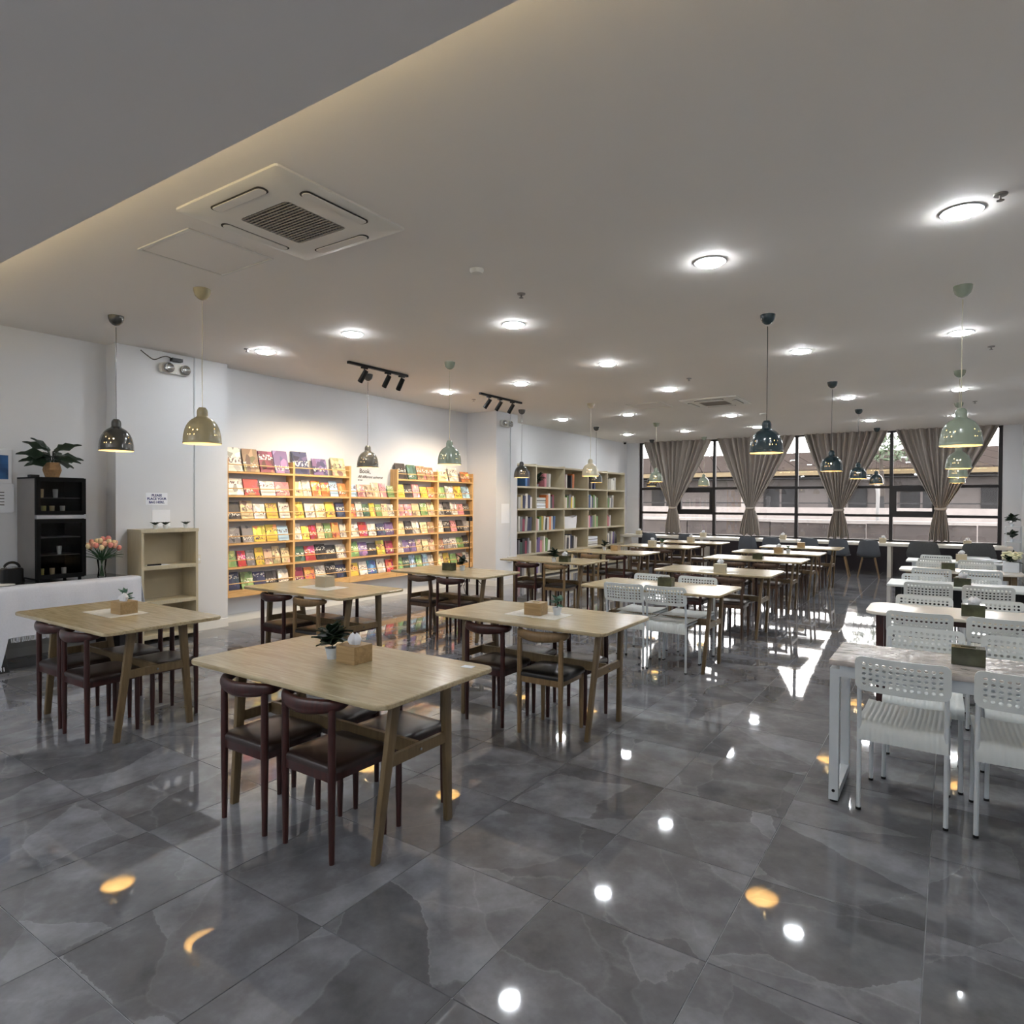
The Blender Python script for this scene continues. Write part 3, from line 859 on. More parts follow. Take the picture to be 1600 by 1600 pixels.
# ------------------------------------------------------------------ tissue boxes, plants, placemats
def box_mesh(mat, w, d, h):
    # hollow looking top: slot ring
    o = [(-w/2, -d/2), (w/2, -d/2), (w/2, d/2), (-w/2, d/2)]; q = [(-w*.22, -d*.14), (w*.22, -d*.14), (w*.22, d*.14), (-w*.22, d*.14)]
    vs = [(x, y, 0) for x, y in o]+[(x, y, h) for x, y in o]+[(x, y, h) for x, y in q]+[(x, y, h-.03) for x, y in q]
    fs = [(0, 3, 2, 1)]
    for t in range(4):
        u = (t+1) % 4
        fs += [(t, u, 4+u, 4+t), (4+t, 4+u, 8+u, 8+t), (8+t, 8+u, 12+u, 12+t)]
    fs.append((12, 13, 14, 15))
    return MB().add(vs, fs).mesh('box', mat, 0, .002)
BOXW = box_mesh(M_box, .13, .12, .088); BOXO = box_mesh(M_boxd, .14, .09, .085); BOXC = box_mesh(M_beigein, .13, .12, .10)
def tissue(seed):
    r = random.Random(seed); n = 14; P = [(0, .0)]
    mb = MB(); vs = []; fs = []
    rows = [(.018, -.02), (.026, .008), (.032, .022), (.024, .038), (.01, .05)]
    for s_, z in rows:
        for k in range(n):
            a = 2*PI*k/n; f = 1+.35*math.sin(3*a+seed)+.2*math.sin(5*a+2*seed+z*40)
            vs.append((s_*f*math.cos(a)*1.2, s_*f*math.sin(a)*.8, z+.008*math.sin(2*a+seed)))
    for i in range(len(rows)-1):
        for k in range(n): fs.append((i*n+k, i*n+(k+1) % n, (i+1)*n+(k+1) % n, (i+1)*n+k))
    fs.append(tuple(reversed(range(n)))); fs.append(tuple((len(rows)-1)*n+k for k in range(n)))
    return mb.add(vs, fs).mesh('tissue', M_tissue, 50)
TIS = [tissue(s) for s in (1, 2, 3)]
def tissue_box(kind, x, y, z, rz, label, tis=True, k=0):
    me = {'w': BOXW, 'o': BOXO, 'c': BOXC}[kind]
    t = thing('tissue_box', label, 'tissue box', (x, y, z), rz, 'tissue boxes on the tables')
    link('box', me, t)
    if tis: link('tissue', TIS[k % 3], t, (0, 0, {'w': .088, 'o': .085, 'c': .10}[kind]))
def leaf_mesh(L, W, mat, lobes=0, droop=.25):
    n = 9; P = []
    for i in range(n):
        t = i/(n-1); w = W*max(0.0, math.sin(PI*min(1, t*1.02+.02)))**.7*(1-.25*t)
        if lobes: w *= .72+.28*math.cos(t*lobes*2*PI)
        z = -droop*L*t*t
        P.append([Vector((t*L, -w/2, z+.06*W)), Vector((t*L, 0, z-.05*W)), Vector((t*L, w/2, z+.06*W))])
    return MB().sheet(P, .0015).mesh('leaf', mat, 60)
LF_S = leaf_mesh(.055, .034, M_leaf); LF_P = leaf_mesh(.055, .036, M_leafl, 3); LF_L = leaf_mesh(.24, .15, M_leafd, 2, .22); LF_M = leaf_mesh(.075, .05, M_leafd)
POT_S = MB().lathe([(0, 0), (.024, 0), (.034, .052), (.036, .056), (.031, .056), (.029, .046), (0, .046)], 16).mesh('pot', M_pot)
SOIL_S = MB().lathe([(0, .046), (.028, .046), (.02, .05), (0, .052)], 12).mesh('soil', M_soil)
def small_plant(x, y, z, label, leaf=None, n=14, s=1.0, seed=0):
    leaf = leaf or LF_S; r = random.Random(seed)
    t = thing('potted_plant', label, 'potted plant', (x, y, z), r.uniform(0, 6), 'small potted plants on the tables')
    p = link('pot', POT_S, t); link('soil', SOIL_S, p)
    part('stem', MB().tube([(0, 0, .045), (.003, 0, .08), (0, .002, .10*s)], .003, 6), M_leafd, t)
    for k in range(n):
        a = k*2.4+r.uniform(-.3, .3); el = r.uniform(-.05, 1.2)
        h = .066+.055*s*r.random()
        link('leaf', leaf, t, (0, 0, h), (r.uniform(-.8, .8), -el, a), (s*r.uniform(.8, 1.1),)*3)
MATM = MB().box(-.21, .21, -.13, .13, 0, .0015).mesh('placemat', M_mat, 0)
def placemat(x, y, label): tag(link('placemat', MATM, None, (x, y, .735)), label, 'placemat', 'pale placemats under the tissue boxes')
ZT = .735
# middle row
tissue_box('w', -2.46, 2.26, ZT, .0, 'wooden tissue box with white tissue on the front middle-row oak table', True, 0)
small_plant(-2.598, 2.238, ZT, 'bushy green plant in white pot behind tissue box on front oak table', LF_M, 40, 1.25, 1)
tissue_box('w', -2.45, 3.96, ZT, .1, 'wooden tissue box beside pale plant on second middle-row table', False)
small_plant(-2.31, 4.02, ZT, 'pale green plant in white pot on second middle-row table', LF_P, 14, 1.0, 2)
placemat(-2.43, 3.96, 'pale woven placemat on the second middle-row table')
tissue_box('o', -2.27, 6.05, ZT, 0, 'olive glossy tissue box on the table with white chairs', False)
tissue_box('c', -2.21, 7.62, ZT, .1, 'cream tissue box on the fourth middle-row table', True, 1)
placemat(-2.27, 7.75, 'pale woven placemat on the fourth middle-row table')
tissue_box('o', -2.3, 9.8, ZT, 0, 'olive tissue box on the fifth middle-row table', False)
tissue_box('w', -2.34, 11.35, ZT, 0, 'wooden tissue box on the sixth middle-row table', True, 2)
small_plant(-2.20, 11.38, ZT, 'small plant in pale pot on the sixth middle-row table', LF_S, 10, .8, 3)
tissue_box('w', -2.3, 13.05, ZT, .1, 'wooden tissue box on the last middle-row table', False)
# book wall row
tissue_box('w', -4.84, 2.30, ZT, .05, 'wooden tissue box on the table beside the sideboard', True, 1)
small_plant(-4.95, 2.36, ZT, 'silvery green plant behind tissue box on the table beside sideboard', LF_P, 12, 1.15, 4)
placemat(-4.92, 2.28, 'pale woven placemat on the table beside the sideboard')
tissue_box('c', -4.86, 4.10, ZT, .05, 'plain beige tissue box on second table of book-wall row', False)
placemat(-4.83, 4.05, 'pale woven placemat on the second book-wall-row table')
tissue_box('o', -4.88, 5.95, ZT, 0, 'olive tissue box on the third book-wall-row table', False)
small_plant(-4.74, 6.02, ZT, 'green plant in pale blue pot on the third book-wall-row table', LF_M, 14, 1.1, 5)
tissue_box('o', -4.32, 7.72, ZT, 0, 'grey-green tissue box with tissue on the fourth book-wall-row table', True, 2)
small_plant(-4.45, 7.65, ZT, 'dark leafy plant in white pot on the fourth book-wall-row table', LF_M, 16, 1.2, 6)
tissue_box('w', -4.68, 10.1, ZT, 0, 'wooden tissue box on the fifth book-wall-row table', False)
small_plant(-4.86, 10.05, ZT, 'dark plant in white pot on the fifth book-wall-row table', LF_M, 14, 1.1, 7)
tissue_box('c', -4.65, 11.65, ZT, 0, 'cream tissue box with tissue on the sixth book-wall-row table', True, 0)
small_plant(-4.46, 11.65, ZT, 'green plant in white pot on the sixth book-wall-row table', LF_S, 14, 1.1, 8)
tissue_box('c', -4.5, 13.4, ZT, 0, 'pale tissue box on the last book-wall-row table', True, 1)
# white tables
tissue_box('o', .08, 3.97, .737, 0, 'bronze mirrored tissue box on the film-covered white table', False)
tissue_box('o', .14, 5.72, ZT, 0, 'dark tissue box with tissue on second table by right wall', True, 0)
tissue_box('o', .10, 7.72, ZT, 0, 'brown tissue box on third table by right wall', True, 1)
tissue_box('o', -.02, 9.62, ZT, 0, 'dark tissue box on fourth table by right wall', False)
tissue_box('c', .13, 11.2, ZT, 0, 'cream tissue box with tissue on last table by right wall', True, 2)
# label card on the front table corner
tag(link('table_card', MB().box(-.03, .03, -.02, .02, 0, .0015).mesh('table_card', M_paper, 0), None, (-1.93, 2.50, ZT), (0, 0, .1)), 'small white card on the corner of the front oak table', 'card')
# flowers on the fourth white table
fb = thing('flower_box', 'white box of pale flowers on the cream table by the right wall', 'flower box', (.6, 9.75, ZT))
part('planter', MB().prism(rrect(-.075, .075, -.07, .07, .012, 3), 0, .12, .003), M_pot, fb)
rr = random.Random(11)
FLW = MB().lathe([(0, 0), (.02, .008), (.03, .022), (.022, .032), (0, .036)], 9).mesh('blossom', plain('pale_petal', srgb(226, 224, 190), .7, var=.15, scale=60), 50)
for k in range(26):
    a = rr.uniform(0, 6.28); r_ = .09*rr.random()**.5
    link('blossom', FLW, fb, (r_*math.cos(a), r_*math.sin(a), .14+.07*rr.random()), (rr.uniform(-.6, .6), rr.uniform(-.6, .6), 0))
for k in range(22):
    link('leaf', LF_M, fb, (.03*rr.uniform(-1, 1), .03*rr.uniform(-1, 1), .115+.03*rr.random()), (0, -rr.uniform(.1, 1.0), rr.uniform(0, 6.28)), (1.3,)*3)
# papers on the last white table
for k, (x, y, a) in enumerate([(.42, 11.1, .2), (.5, 11.3, -.3), (.36, 11.35, .9)]):
    tag(link('paper_sheet', MB().box(-.11, .11, -.15, .15, 0, .006+.004*k).mesh('paper_sheet', M_paper, 0), None, (x, y, ZT+.012*k), (0, 0, a)),
        'white paper stack on the last table by right wall, %s of three' % ['lowest', 'middle', 'topmost'][k], 'paper', 'papers on the last white table')
# small boxes along the counter
for k, (x, y) in enumerate([(-6.75, 16.0), (-5.05, 15.95), (-3.2, 15.95), (-1.2, 15.95), (.28, 15.95)]):
    tissue_box('c', x, y, .72, 0, 'small pale tissue box on the window counter, %s from the tall bookcase' % ORD[k], True, k)

# ------------------------------------------------------------------ pendants
def shade_mesh():
    prof = [(.024, .265), (.036, .25), (.040, .235), (.040, .205), (.044, .196), (.058, .188), (.078, .176), (.094, .162), (.107, .146), (.117, .128), (.124, .112), (.129, .096), (.133, .08), (.136, .064), (.138, .048), (.139, .032), (.14, .016), (.142, .012), (.142, 0)]
    pr2 = []
    for a, b in zip(prof, prof[1:]): pr2 += [a, ((a[0]+b[0])/2, (a[1]+b[1])/2)]
    prof = pr2+[prof[-1]]
    n = 120; th = .004
    holes = set()
    for k in range(n):
        if k % 30 == 4: holes.add((20, k))
        if k % 30 in (9, 14): holes.add((22, k))
        if k % 30 in (3, 6, 11): holes.add((26, k))
    vo = []; vi = []
    for r, z in prof:
        for k in range(n):
            a = 2*PI*k/n
            vo.append((r*math.cos(a), r*math.sin(a), z)); vi.append(((r-th)*math.cos(a), (r-th)*math.sin(a), z-(th if z > .2 else 0) if z > 0 else 0))
    off = len(vo); fo = []; fi = []
    for i in range(len(prof)-1):
        for k in range(n):
            k2 = (k+1) % n
            q = (i*n+k, i*n+k2, (i+1)*n+k2, (i+1)*n+k)
            if (i, k) in holes:
                for a, b in zip(q, q[1:]+q[:1]): fo.append((b, a, off+a, off+b))
                continue
            fo.append(tuple(reversed(q))); fi.append(tuple(off+a for a in q))
    l = (len(prof)-1)*n
    for k in range(n):
        k2 = (k+1) % n
        fo.append((l+k, l+k2, off+l+k2, off+l+k)); fo.append((k2, k, off+k, off+k2))
    mb = MB(); mb.v = vo+vi; mb.f = fo+fi; mb.mi = [0]*len(fo)+[1]*len(fi)
    return mb.mesh('shade', [M_enamel, M_lining], 40)
SHADE = shade_mesh()
CAN = MB().lathe([(0, 0), (.012, 0), (.03, .008), (.052, .03), (.062, .06), (.064, .085), (0, .085)], 24).mesh('canopy', M_enamel)
CORD = MB().tube([(0, 0, .255), (.002, 0, .6), (0, .002, .9), (0, 0, 1.118)], .0035, 6).mesh('cord', M_enamel)
BULB = MB().lathe([(0, .10), (.02, .106), (.031, .122), (.033, .14), (.026, .16), (.016, .178), (0, .185)], 14).mesh('bulb', M_bulb)
SOCK = MB().lathe([(0, .183), (.018, .183), (.02, .21), (.012, .25), (0, .25)], 12).mesh('socket', M_black)
PC = {'charcoal': srgb(62, 62, 60), 'beige': srgb(168, 158, 126), 'sage': srgb(140, 150, 134), 'cream': srgb(200, 192, 168), 'navy green': srgb(38, 54, 60)}
def pendant(x, y, col, label):
    t = thing('pendant_lamp', label, 'pendant lamp', (x, y, 1.982), random.uniform(0, 6.28), 'dome pendant lamps')
    s = link('shade', SHADE, t, None, None, (1, 1, 1.08)); cn = link('canopy', CAN, t, (0, 0, HC-.085-1.982)); cr = link('cord', CORD, t)
    for o in (s, cn): o.color = PC[col]
    cr.color = PC['charcoal' if col in ('charcoal', 'navy green') else 'cream']
    link('bulb', BULB, t); link('socket', SOCK, t)
PY = [2.93, 6.07, 9.86, 12.95, 16.3]
for r, y in enumerate(PY):
    for x, col, who in ((-6.3-.06*r, 'charcoal', 'closest to the book wall'), (-4.92-.06*r, ['beige', 'sage', 'cream', 'sage', 'sage'][r], 'second from the book wall')):
        pendant(x, y, col, '%s dome pendant lamp %s, %s pendant row' % (col, who, ORD[r]))
    if r:
        pendant(-1.365, y, 'navy green', 'dark blue-green dome pendant between middle and white tables, %s pendant row' % ORD[r])
        pendant(.04+.015*r, y, 'sage', 'sage dome pendant over the white tables, %s pendant row' % ORD[r])

# ------------------------------------------------------------------ downlights
DR = MB().lathe([(.088, 0), (.105, 0), (.112, -.004), (.105, -.008), (.088, -.006), (.088, 0)], 32).mesh('trim_ring', M_whitem)
DD = MB().lathe([(0, -.026), (.05, -.0255), (.076, -.022), (.086, -.015), (.088, 0), (0, 0)], 32).mesh('diffuser', M_down)  # dome shape bulges down so its sides throw glow onto the ceiling
DLS = [(4.52, (.03, -1.4, -4.95, -6.35)), (5.1, (-3.42,)), (7.14, (-3.43,)), (7.68, (.06, -1.38, -5.02, -6.37)), (9.22, (-3.43,)), (11.42, (.08, -1.36, -5.05, -6.46)), (12.56, (-3.46,)), (14.7, (.09, -1.34, -3.5, -5.1, -6.52))]
for r, (y, xs) in enumerate(DLS):
    for k, x in enumerate(sorted(xs)):
        t = thing('downlight', 'round recessed downlight, %s ceiling row from the front, %s' % (ORD[r], 'above the aisle' if len(xs) == 1 else ORD[k]+' from the book wall'), 'downlight', (x, y, HC), 0, 'recessed round downlights')
        link('trim_ring', DR, t); link('diffuser', DD, t)

for r, y in enumerate((-.9, -2.3)):  # unseen soffit lamps behind the camera, added to brighten the front
    for k, x in enumerate((-6.4, -4.9, -3.4, -1.4, .05)):
        t = thing('downlight', 'added unseen fill downlight in the soffit, %s row back, %s from left wall' % (ORD[r], ORD[k]), 'downlight', (x, y, 2.98), 0, 'recessed round downlights')
        link('trim_ring', DR, t); link('diffuser', DD, t)

# ------------------------------------------------------------------ cassette air conditioners, hatches
def cassette(x, y, label, s=1.0):
    t = thing('air_conditioner', label, 'air conditioner', (x, y, HC), 0, 'ceiling cassette air conditioners')
    h = .46*s
    # frame: outer bevelled ring around the grille opening
    o = rrect(-h, h, -h, h, .02, 3); a = rrect(-h+.012, h-.012, -h+.012, h-.012, .02, 3); b = rrect(-.31, .31, -.31, .31, .06, 3); c = rrect(-.215, .215, -.215, .215, .03, 3)
    n = len(o)
    rings = [[(p[0], p[1], 0) for p in o], [(p[0], p[1], -.012) for p in o], [(p[0], p[1], -.018) for p in a], [(p[0], p[1], -.032) for p in b], [(p[0], p[1], -.032) for p in c], [(p[0], p[1], -.004) for p in c], ]
    vs = [p for r in rings for p in r]; fs = []
    for i in range(len(rings)-1):
        for k in range(n): fs.append((i*n+k, (i+1)*n+k, (i+1)*n+(k+1) % n, i*n+(k+1) % n))
    part('frame', MB().add(vs, fs), M_plate, t, 25)
    part('grille_back', MB().box(-.22, .22, -.22, .22, -.004, 0), M_grillb, t)
    for q in range(17):
        u = -.2+q*.025
        part('grille_bar', MB().box(u-.003, u+.003, -.213, .213, -.026, -.018), M_grill, t)
        part('grille_bar', MB().box(-.213, .213, u-.003, u+.003, -.032, -.026), M_grill, t)
    for q in range(4):
        f = part('louvre', MB().prism(rrect(-.22, .22, -.03, .03, .028, 5), -.036, -.028, .002), M_plate, t, 40)
        a_ = q*PI/2; f.location = (-.36*math.sin(a_), .36*math.cos(a_), .0); f.rotation_euler = (0.12*0, 0, a_)
        g = part('louvre_slot', MB().prism(rrect(-.23, .23, -.036, .036, .03, 5), -.030, -.024, .001), M_grillb, t, 40)
        g.location = (-.36*math.sin(a_), .36*math.cos(a_), -.002); g.rotation_euler = (0, 0, a_)
cassette(-3.24, 2.50, 'white square cassette air conditioner beside the soffit edge')
cassette(-3.22, 10.75, 'white square cassette air conditioner far along the ceiling')
def hatch(x, y, label):
    t = thing('access_hatch', label, 'access hatch', (x, y, HC), 0, 'ceiling access hatches')
    h = .305
    o = rrect(-h, h, -h, h, .004, 1); q = rrect(-h+.02, h-.02, -h+.02, h-.02, .003, 1); n = len(o)
    rings = [[(p[0], p[1], 0) for p in o], [(p[0], p[1], -.008) for p in o], [(p[0], p[1], -.008) for p in q], [(p[0], p[1], 0) for p in q]]
    fs = []
    for i in range(3):
        for k in range(n): fs.append((i*n+k, (i+1)*n+k, (i+1)*n+(k+1) % n, i*n+(k+1) % n))
    part('frame', MB().add([p for r in rings for p in r], fs), M_plate, t, 0)
    part('door_panel', MB().box(-h+.026, h-.026, -h+.026, h-.026, -.005, 0), M_ceil, t)
hatch(-4.19, 2.53, 'square ceiling access hatch beside the near air conditioner'); hatch(-4.3, 10.6, 'square ceiling access hatch beside the far air conditioner')

# smoke detectors, sprinklers, camera
def disc_thing(name, label, cat, x, y, prof, mat, group=None):
    return tag(link(name, MB().lathe(prof, 20).mesh(name, mat), None, (x, y, HC)), label, cat, group)
disc_thing('smoke_detector', 'white smoke detector on the ceiling between the middle tables', 'smoke detector', -2.84, 3.76, [(0, 0), (.05, 0), (.05, -.014), (.04, -.03), (0, -.034)], M_plate)
disc_thing('smoke_detector', 'white smoke detector on the ceiling near the far air conditioner', 'smoke detector', -2.9, 12.6, [(0, 0), (.06, 0), (.06, -.014), (.045, -.03), (0, -.034)], M_plate)
for k, (x, y, nm) in enumerate([(-2.87, 4.39, 'above the second middle-row table'), (-6.42, 4.34, 'near the front pillar'), (.2, 4.39, 'above the front white table'), (.33, 8.53, 'above the third white table'), (.3, 12.9, 'by the right wall near the windows'), (-6.44, 8.46, 'before the far pillar'), (-2.92, 8.56, 'mid ceiling near the fourth middle-row table')]):
    t = thing('sprinkler', 'chrome ceiling sprinkler '+nm, 'sprinkler', (x, y, HC), 0, 'ceiling sprinklers')
    part('escutcheon', MB().lathe([(0, 0), (.034, 0), (.032, -.008), (0, -.01)], 16), M_steel, t)
    part('nozzle', MB().lathe([(0, -.01), (.007, -.01), (.006, -.03), (.018, -.033), (.018, -.036), (0, -.036)], 12), M_steel, t)
cv = thing('security_camera', 'small white dome security camera on the ceiling corner by the tall bookcase', 'security camera', (-7.3, 16.3, HC))
part('base', MB().lathe([(0, 0), (.05, 0), (.05, -.03), (0, -.03)], 18), M_plate, cv)
part('lens_ball', MB().lathe([(0, -.03), (.03, -.035), (.038, -.055), (.028, -.078), (0, -.088)], 16), M_black, cv)

# ------------------------------------------------------------------ track lights
def track(y0, y1, spots, label):
    t = thing('track_light', label, 'track light', (-5.95, y0, HC), 0, 'black ceiling track lights')
    part('track', MB().box(-.018, .018, 0, y1-y0, -.03, 0), M_black, t)
    for k, y in enumerate(spots):
        aim = Vector((-7.45, y+(y-(y0+y1)/2)*.6, 1.15)); p = Vector((-5.97, y, HC-.135)); d = (aim-p).normalized()
        L = lambda v: Vector(v)-Vector((-5.95, y0, HC))
        hd = part('spot_head', MB().tube([L(p-d*.075), L(p+d*.03), L(p+d*.085)], [.03, .032, .032], 16), M_black, t)
        part('yoke', MB().tube([L((-5.95, y, HC-.03)), L((-5.95, y, HC-.09)), L(p+Vector((.01, 0, .02)))], .008, 8), M_black, hd)
        part('adapter', MB().box(-.016, .016, y-y0-.045, y-y0+.045, -.05, -.03), M_black, t)
        ld = bpy.data.lights.new('spot_beam', 'SPOT'); ld.energy = SPOT_W; ld.color = (1, .80, .55); ld.spot_size = math.radians(92); ld.spot_blend = .8; ld.shadow_soft_size = .03
        lo = bpy.data.objects.new('spot_beam', ld); COL.objects.link(lo); lo.parent = t
        lo.location = L(p+d*.09); lo.rotation_euler = d.to_track_quat('-Z', 'Y').to_euler()
track(5.36, 6.38, [5.62, 6.02, 6.27], 'black three-spot track light above the front of the book rack')
track(7.97, 9.12, [8.2, 8.5, 8.85], 'black three-spot track light above the back of the book rack')

# ------------------------------------------------------------------ wall book rack
RX, RF = XW, -7.40
rack = thing('book_rack', 'long pine wall rack of face-out books in five bays', 'book rack', (RF, 7.2, .33))
W = lambda x, y, z: (x-RF, y-7.2, z-.33)
def rbox(nm, x0, x1, y0, y1, z0, z1, mat):
    a = W(x0, y0, z0); b = W(x1, y1, z1)
    return part(nm, MB().box(a[0], b[0], a[1], b[1], a[2], b[2]), mat, rack, 0)
UY = [4.715+k*1.0 for k in range(6)]
UY[0] = 4.73
for k, y in enumerate(UY):
    rbox('upright', RX+.001, RF, y-.016, y+.016, .33, 2.06, M_pinev)
SHZ = [1.905, 1.605, 1.305, 1.005, .705, .415]
for b in range(5):
    y0, y1 = UY[b]+.016, UY[b+1]-.016
    for r, z in enumerate(SHZ):
        if b == 2 and r == 0: continue
        rbox('shelf', RX+.001, RF-.002, y0, y1, z-.024, z, M_pine)
        p = W(RF-.006, y0, z+.085); q = W(RF-.006, y1, z+.085)
        part('book_rail', MB().tube([p, q], .0065, 8), M_pine, rack)
    rbox('plinth_panel', RX+.001, RF-.004, y0, y1, .33, .391, M_pine)
CC = {'w': (228, 222, 212), 'k': (38, 34, 38), 'r': (196, 48, 46), 'o': (226, 128, 66), 'y': (228, 196, 66), 'g': (120, 158, 90), 'd': (48, 84, 70), 'b': (60, 110, 172), 'n': (38, 44, 84), 'p': (222, 138, 146), 'u': (112, 88, 146), 'c': (230, 208, 160), 't': (146, 110, 82), 'a': (130, 126, 130), 'l': (150, 186, 214), 'm': (140, 40, 70), 'e': (230, 190, 158)}
CNM = {'w': 'white', 'k': 'black', 'r': 'red', 'o': 'orange', 'y': 'yellow', 'g': 'green', 'd': 'dark green', 'b': 'blue', 'n': 'navy', 'p': 'pink', 'u': 'purple', 'c': 'cream', 't': 'brown', 'a': 'grey', 'l': 'pale blue', 'm': 'maroon', 'e': 'peach'}
def book_mesh(cover):
    me = bpy.data.meshes.new('book'); bm = bmesh.new()
    bmesh.ops.create_cube(bm, size=1.0)
    bm.faces.ensure_lookup_table()
    # x = thickness, y = width, z = height; pages show on +y, top, bottom
    pg = [f for f in bm.faces if f.normal.z > .5 or f.normal.z < -.5 or f.normal.y > .5]
    res = bmesh.ops.inset_individual(bm, faces=pg, thickness=.045, depth=-.012)
    for f in pg: f.material_index = 1
    bm.to_mesh(me); bm.free()
    me.materials.append(cover); me.materials.append(M_pages)
    return me
BK = book_mesh(M_book); BS = book_mesh(M_spine)
ROWS = [['wtmu', 'nuc', '', 'kdtt', 'cwo'], ['wrwp', 'cwoolo', 'lpeepg', 'ykpyo', 'gwyl'], ['kcwyw', 'ywcyn', 'owdygcw', 'ppcgc', 'akwpk'],
        ['aayyl', 'wyrcgow', 'wrwnu', 'ckwct', 'wkpka'], ['grayecc', 'drkkw', 'gukym', 'wuucce', 'tawgk'], ['ngnkw', 'mowkn', 'ywbwr', 'gdlglw', 'cygtw']]
BAYN = ['first', 'second', 'middle', 'fourth', 'last']; ROWN = ['top', 'second', 'third', 'fourth', 'fifth', 'lowest']
rb = random.Random(21)
for r, row in enumerate(ROWS):
    for b, s in enumerate(row):
        y0, y1 = UY[b]+.03, UY[b+1]-.03
        n = len(s)
        for k, ch in enumerate(s):
            slot = (y1-y0)/n
            wd = min(slot*rb.uniform(.84, .96), .25 if r == 0 else .215)
            h = (rb.uniform(.285, .32) if b < 2 else rb.uniform(.225, .27)) if r == 0 else rb.uniform(.185, .235)
            if r == 0 and b == 1: h = [.32, .24, .27][k]
            if r == 0 and b == 4: h = [.2, .25, .19][k]
            th = rb.uniform(.008, .016); tilt = rb.uniform(.24, .30)
            y = y0+slot*(k+.5)+rb.uniform(-.5, .5)*(slot-wd)
            # leans back: bottom near the rail, top against the wall
            bx = RF-.034-th/2
            off = math.sin(tilt)*h
            if bx-off-th < RX+.004: tilt = math.asin(min(.9, (bx-th-RX-.006)/h))
            cz = SHZ[r]+.002+math.cos(tilt)*h/2+math.sin(tilt)*th/2; cx = bx-math.sin(tilt)*h/2
            o = link('picture_book', BK, None, (cx, y, cz), (0, -tilt, 0), (th, wd, h))
            cc = CC[ch]; f = rb.uniform(.88, 1.1)
            o.color = srgb(*[min(255, (c*.84+w_*.16)*f) for c, w_ in zip(cc, (205, 185, 160))])
            tag(o, '%s-covered book, place %s on %s shelf of %s bay of pine rack' % (CNM[ch], ORD[k], ROWN[r], BAYN[b]), 'book', 'face-out books on the pine rack')

# lettering on the wall above the middle bay
def text_mesh(body, size, mat, shear=0.0, depth=.0015, align='LEFT', bold=0):
    cu = bpy.data.curves.new('t', 'FONT'); cu.body = body; cu.size = size; cu.extrude = depth; cu.shear = shear; cu.align_x = align; cu.offset = bold; cu.resolution_u = 3
    ob = bpy.data.objects.new('t', cu); COL.objects.link(ob)
    bpy.context.view_layer.update()
    me = bpy.data.meshes.new_from_object(ob.evaluated_get(bpy.context.evaluated_depsgraph_get()))
    bpy.data.objects.remove(ob); me.materials.clear(); me.materials.append(mat)
    return me
wt = thing('wall_lettering', 'dark wall lettering reading Book above the middle bay of the rack', 'lettering', (XW+.002, 7.0, 1.86))
for nm, body, sz, y, z, sh in (('word', 'Book,', .1, .03, .115, 0), ('script_line', 'All different universe', .062, 0.0, .04, .35), ('caption_line', 'we read', .028, .0, -.0, 0)):
    o = link(nm, text_mesh(body, sz, M_inkk, sh), wt, (0, y, z), (PI/2, 0, PI/2)); o['kind'] = 'stuff'

# ------------------------------------------------------------------ tall cubby bookcase
BX0, BX1 = XW+.002, -7.10
BY = [10.43, 11.47, 12.65, 13.79, 14.82, 15.85]; BZ = [.06, .50, .955, 1.415, 1.865, 2.31]
bc = thing('bookcase', 'tall beige open bookcase of square compartments beyond the far pillar', 'bookcase', (BX1, 13.1, 0))
def bbx(nm, x0, x1, y0, y1, z0, z1, mat=None): return part(nm, MB().box(x0-BX1, x1-BX1, y0-13.1, y1-13.1, z0, z1), mat or M_beige, bc, 0)
bbx('back_panel', BX0, BX0+.015, BY[0], BY[5], 0, 2.33, M_beigein)
for k, y in enumerate(BY): bbx('upright', BX0+.015, BX1, y-.015+(.015 if k == 0 else 0), y+.015, 0, 2.33)
for k in range(5):
    ya, yb = BY[k]+.015, BY[k+1]-.015
    for z in BZ: bbx('shelf', BX0+.015, BX1-.001, ya, yb, z-.035, z)
CELL = {(0, 0): '...bn', (0, 1): '   .p.w', (0, 2): 'mw..ko', (0, 3): '..a.n', (0, 4): '...www',
        (1, 0): 'wcnwnw', (1, 1): '.....owkm', (1, 2): 'cwgaywg', (1, 3): 'nbwngwg', (1, 4): 'dgwaw',
        (2, 0): 'wamwnn', (2, 1): 'pwgywkwowb', (2, 2): '', (2, 3): 'wpuagcg', (2, 4): 'rpw',
        (3, 0): 'adkmaw', (3, 1): 'uupcwgw', (3, 2): 'kwkwnkww', (3, 3): '', (3, 4): 'nwawuak',
        (4, 0): 'mkaw', (4, 1): 'uwap', (4, 2): 'kaawcak', (4, 3): 'wan', (4, 4): 'aw'}
RN5 = ['top', 'second', 'third', 'fourth', 'bottom']
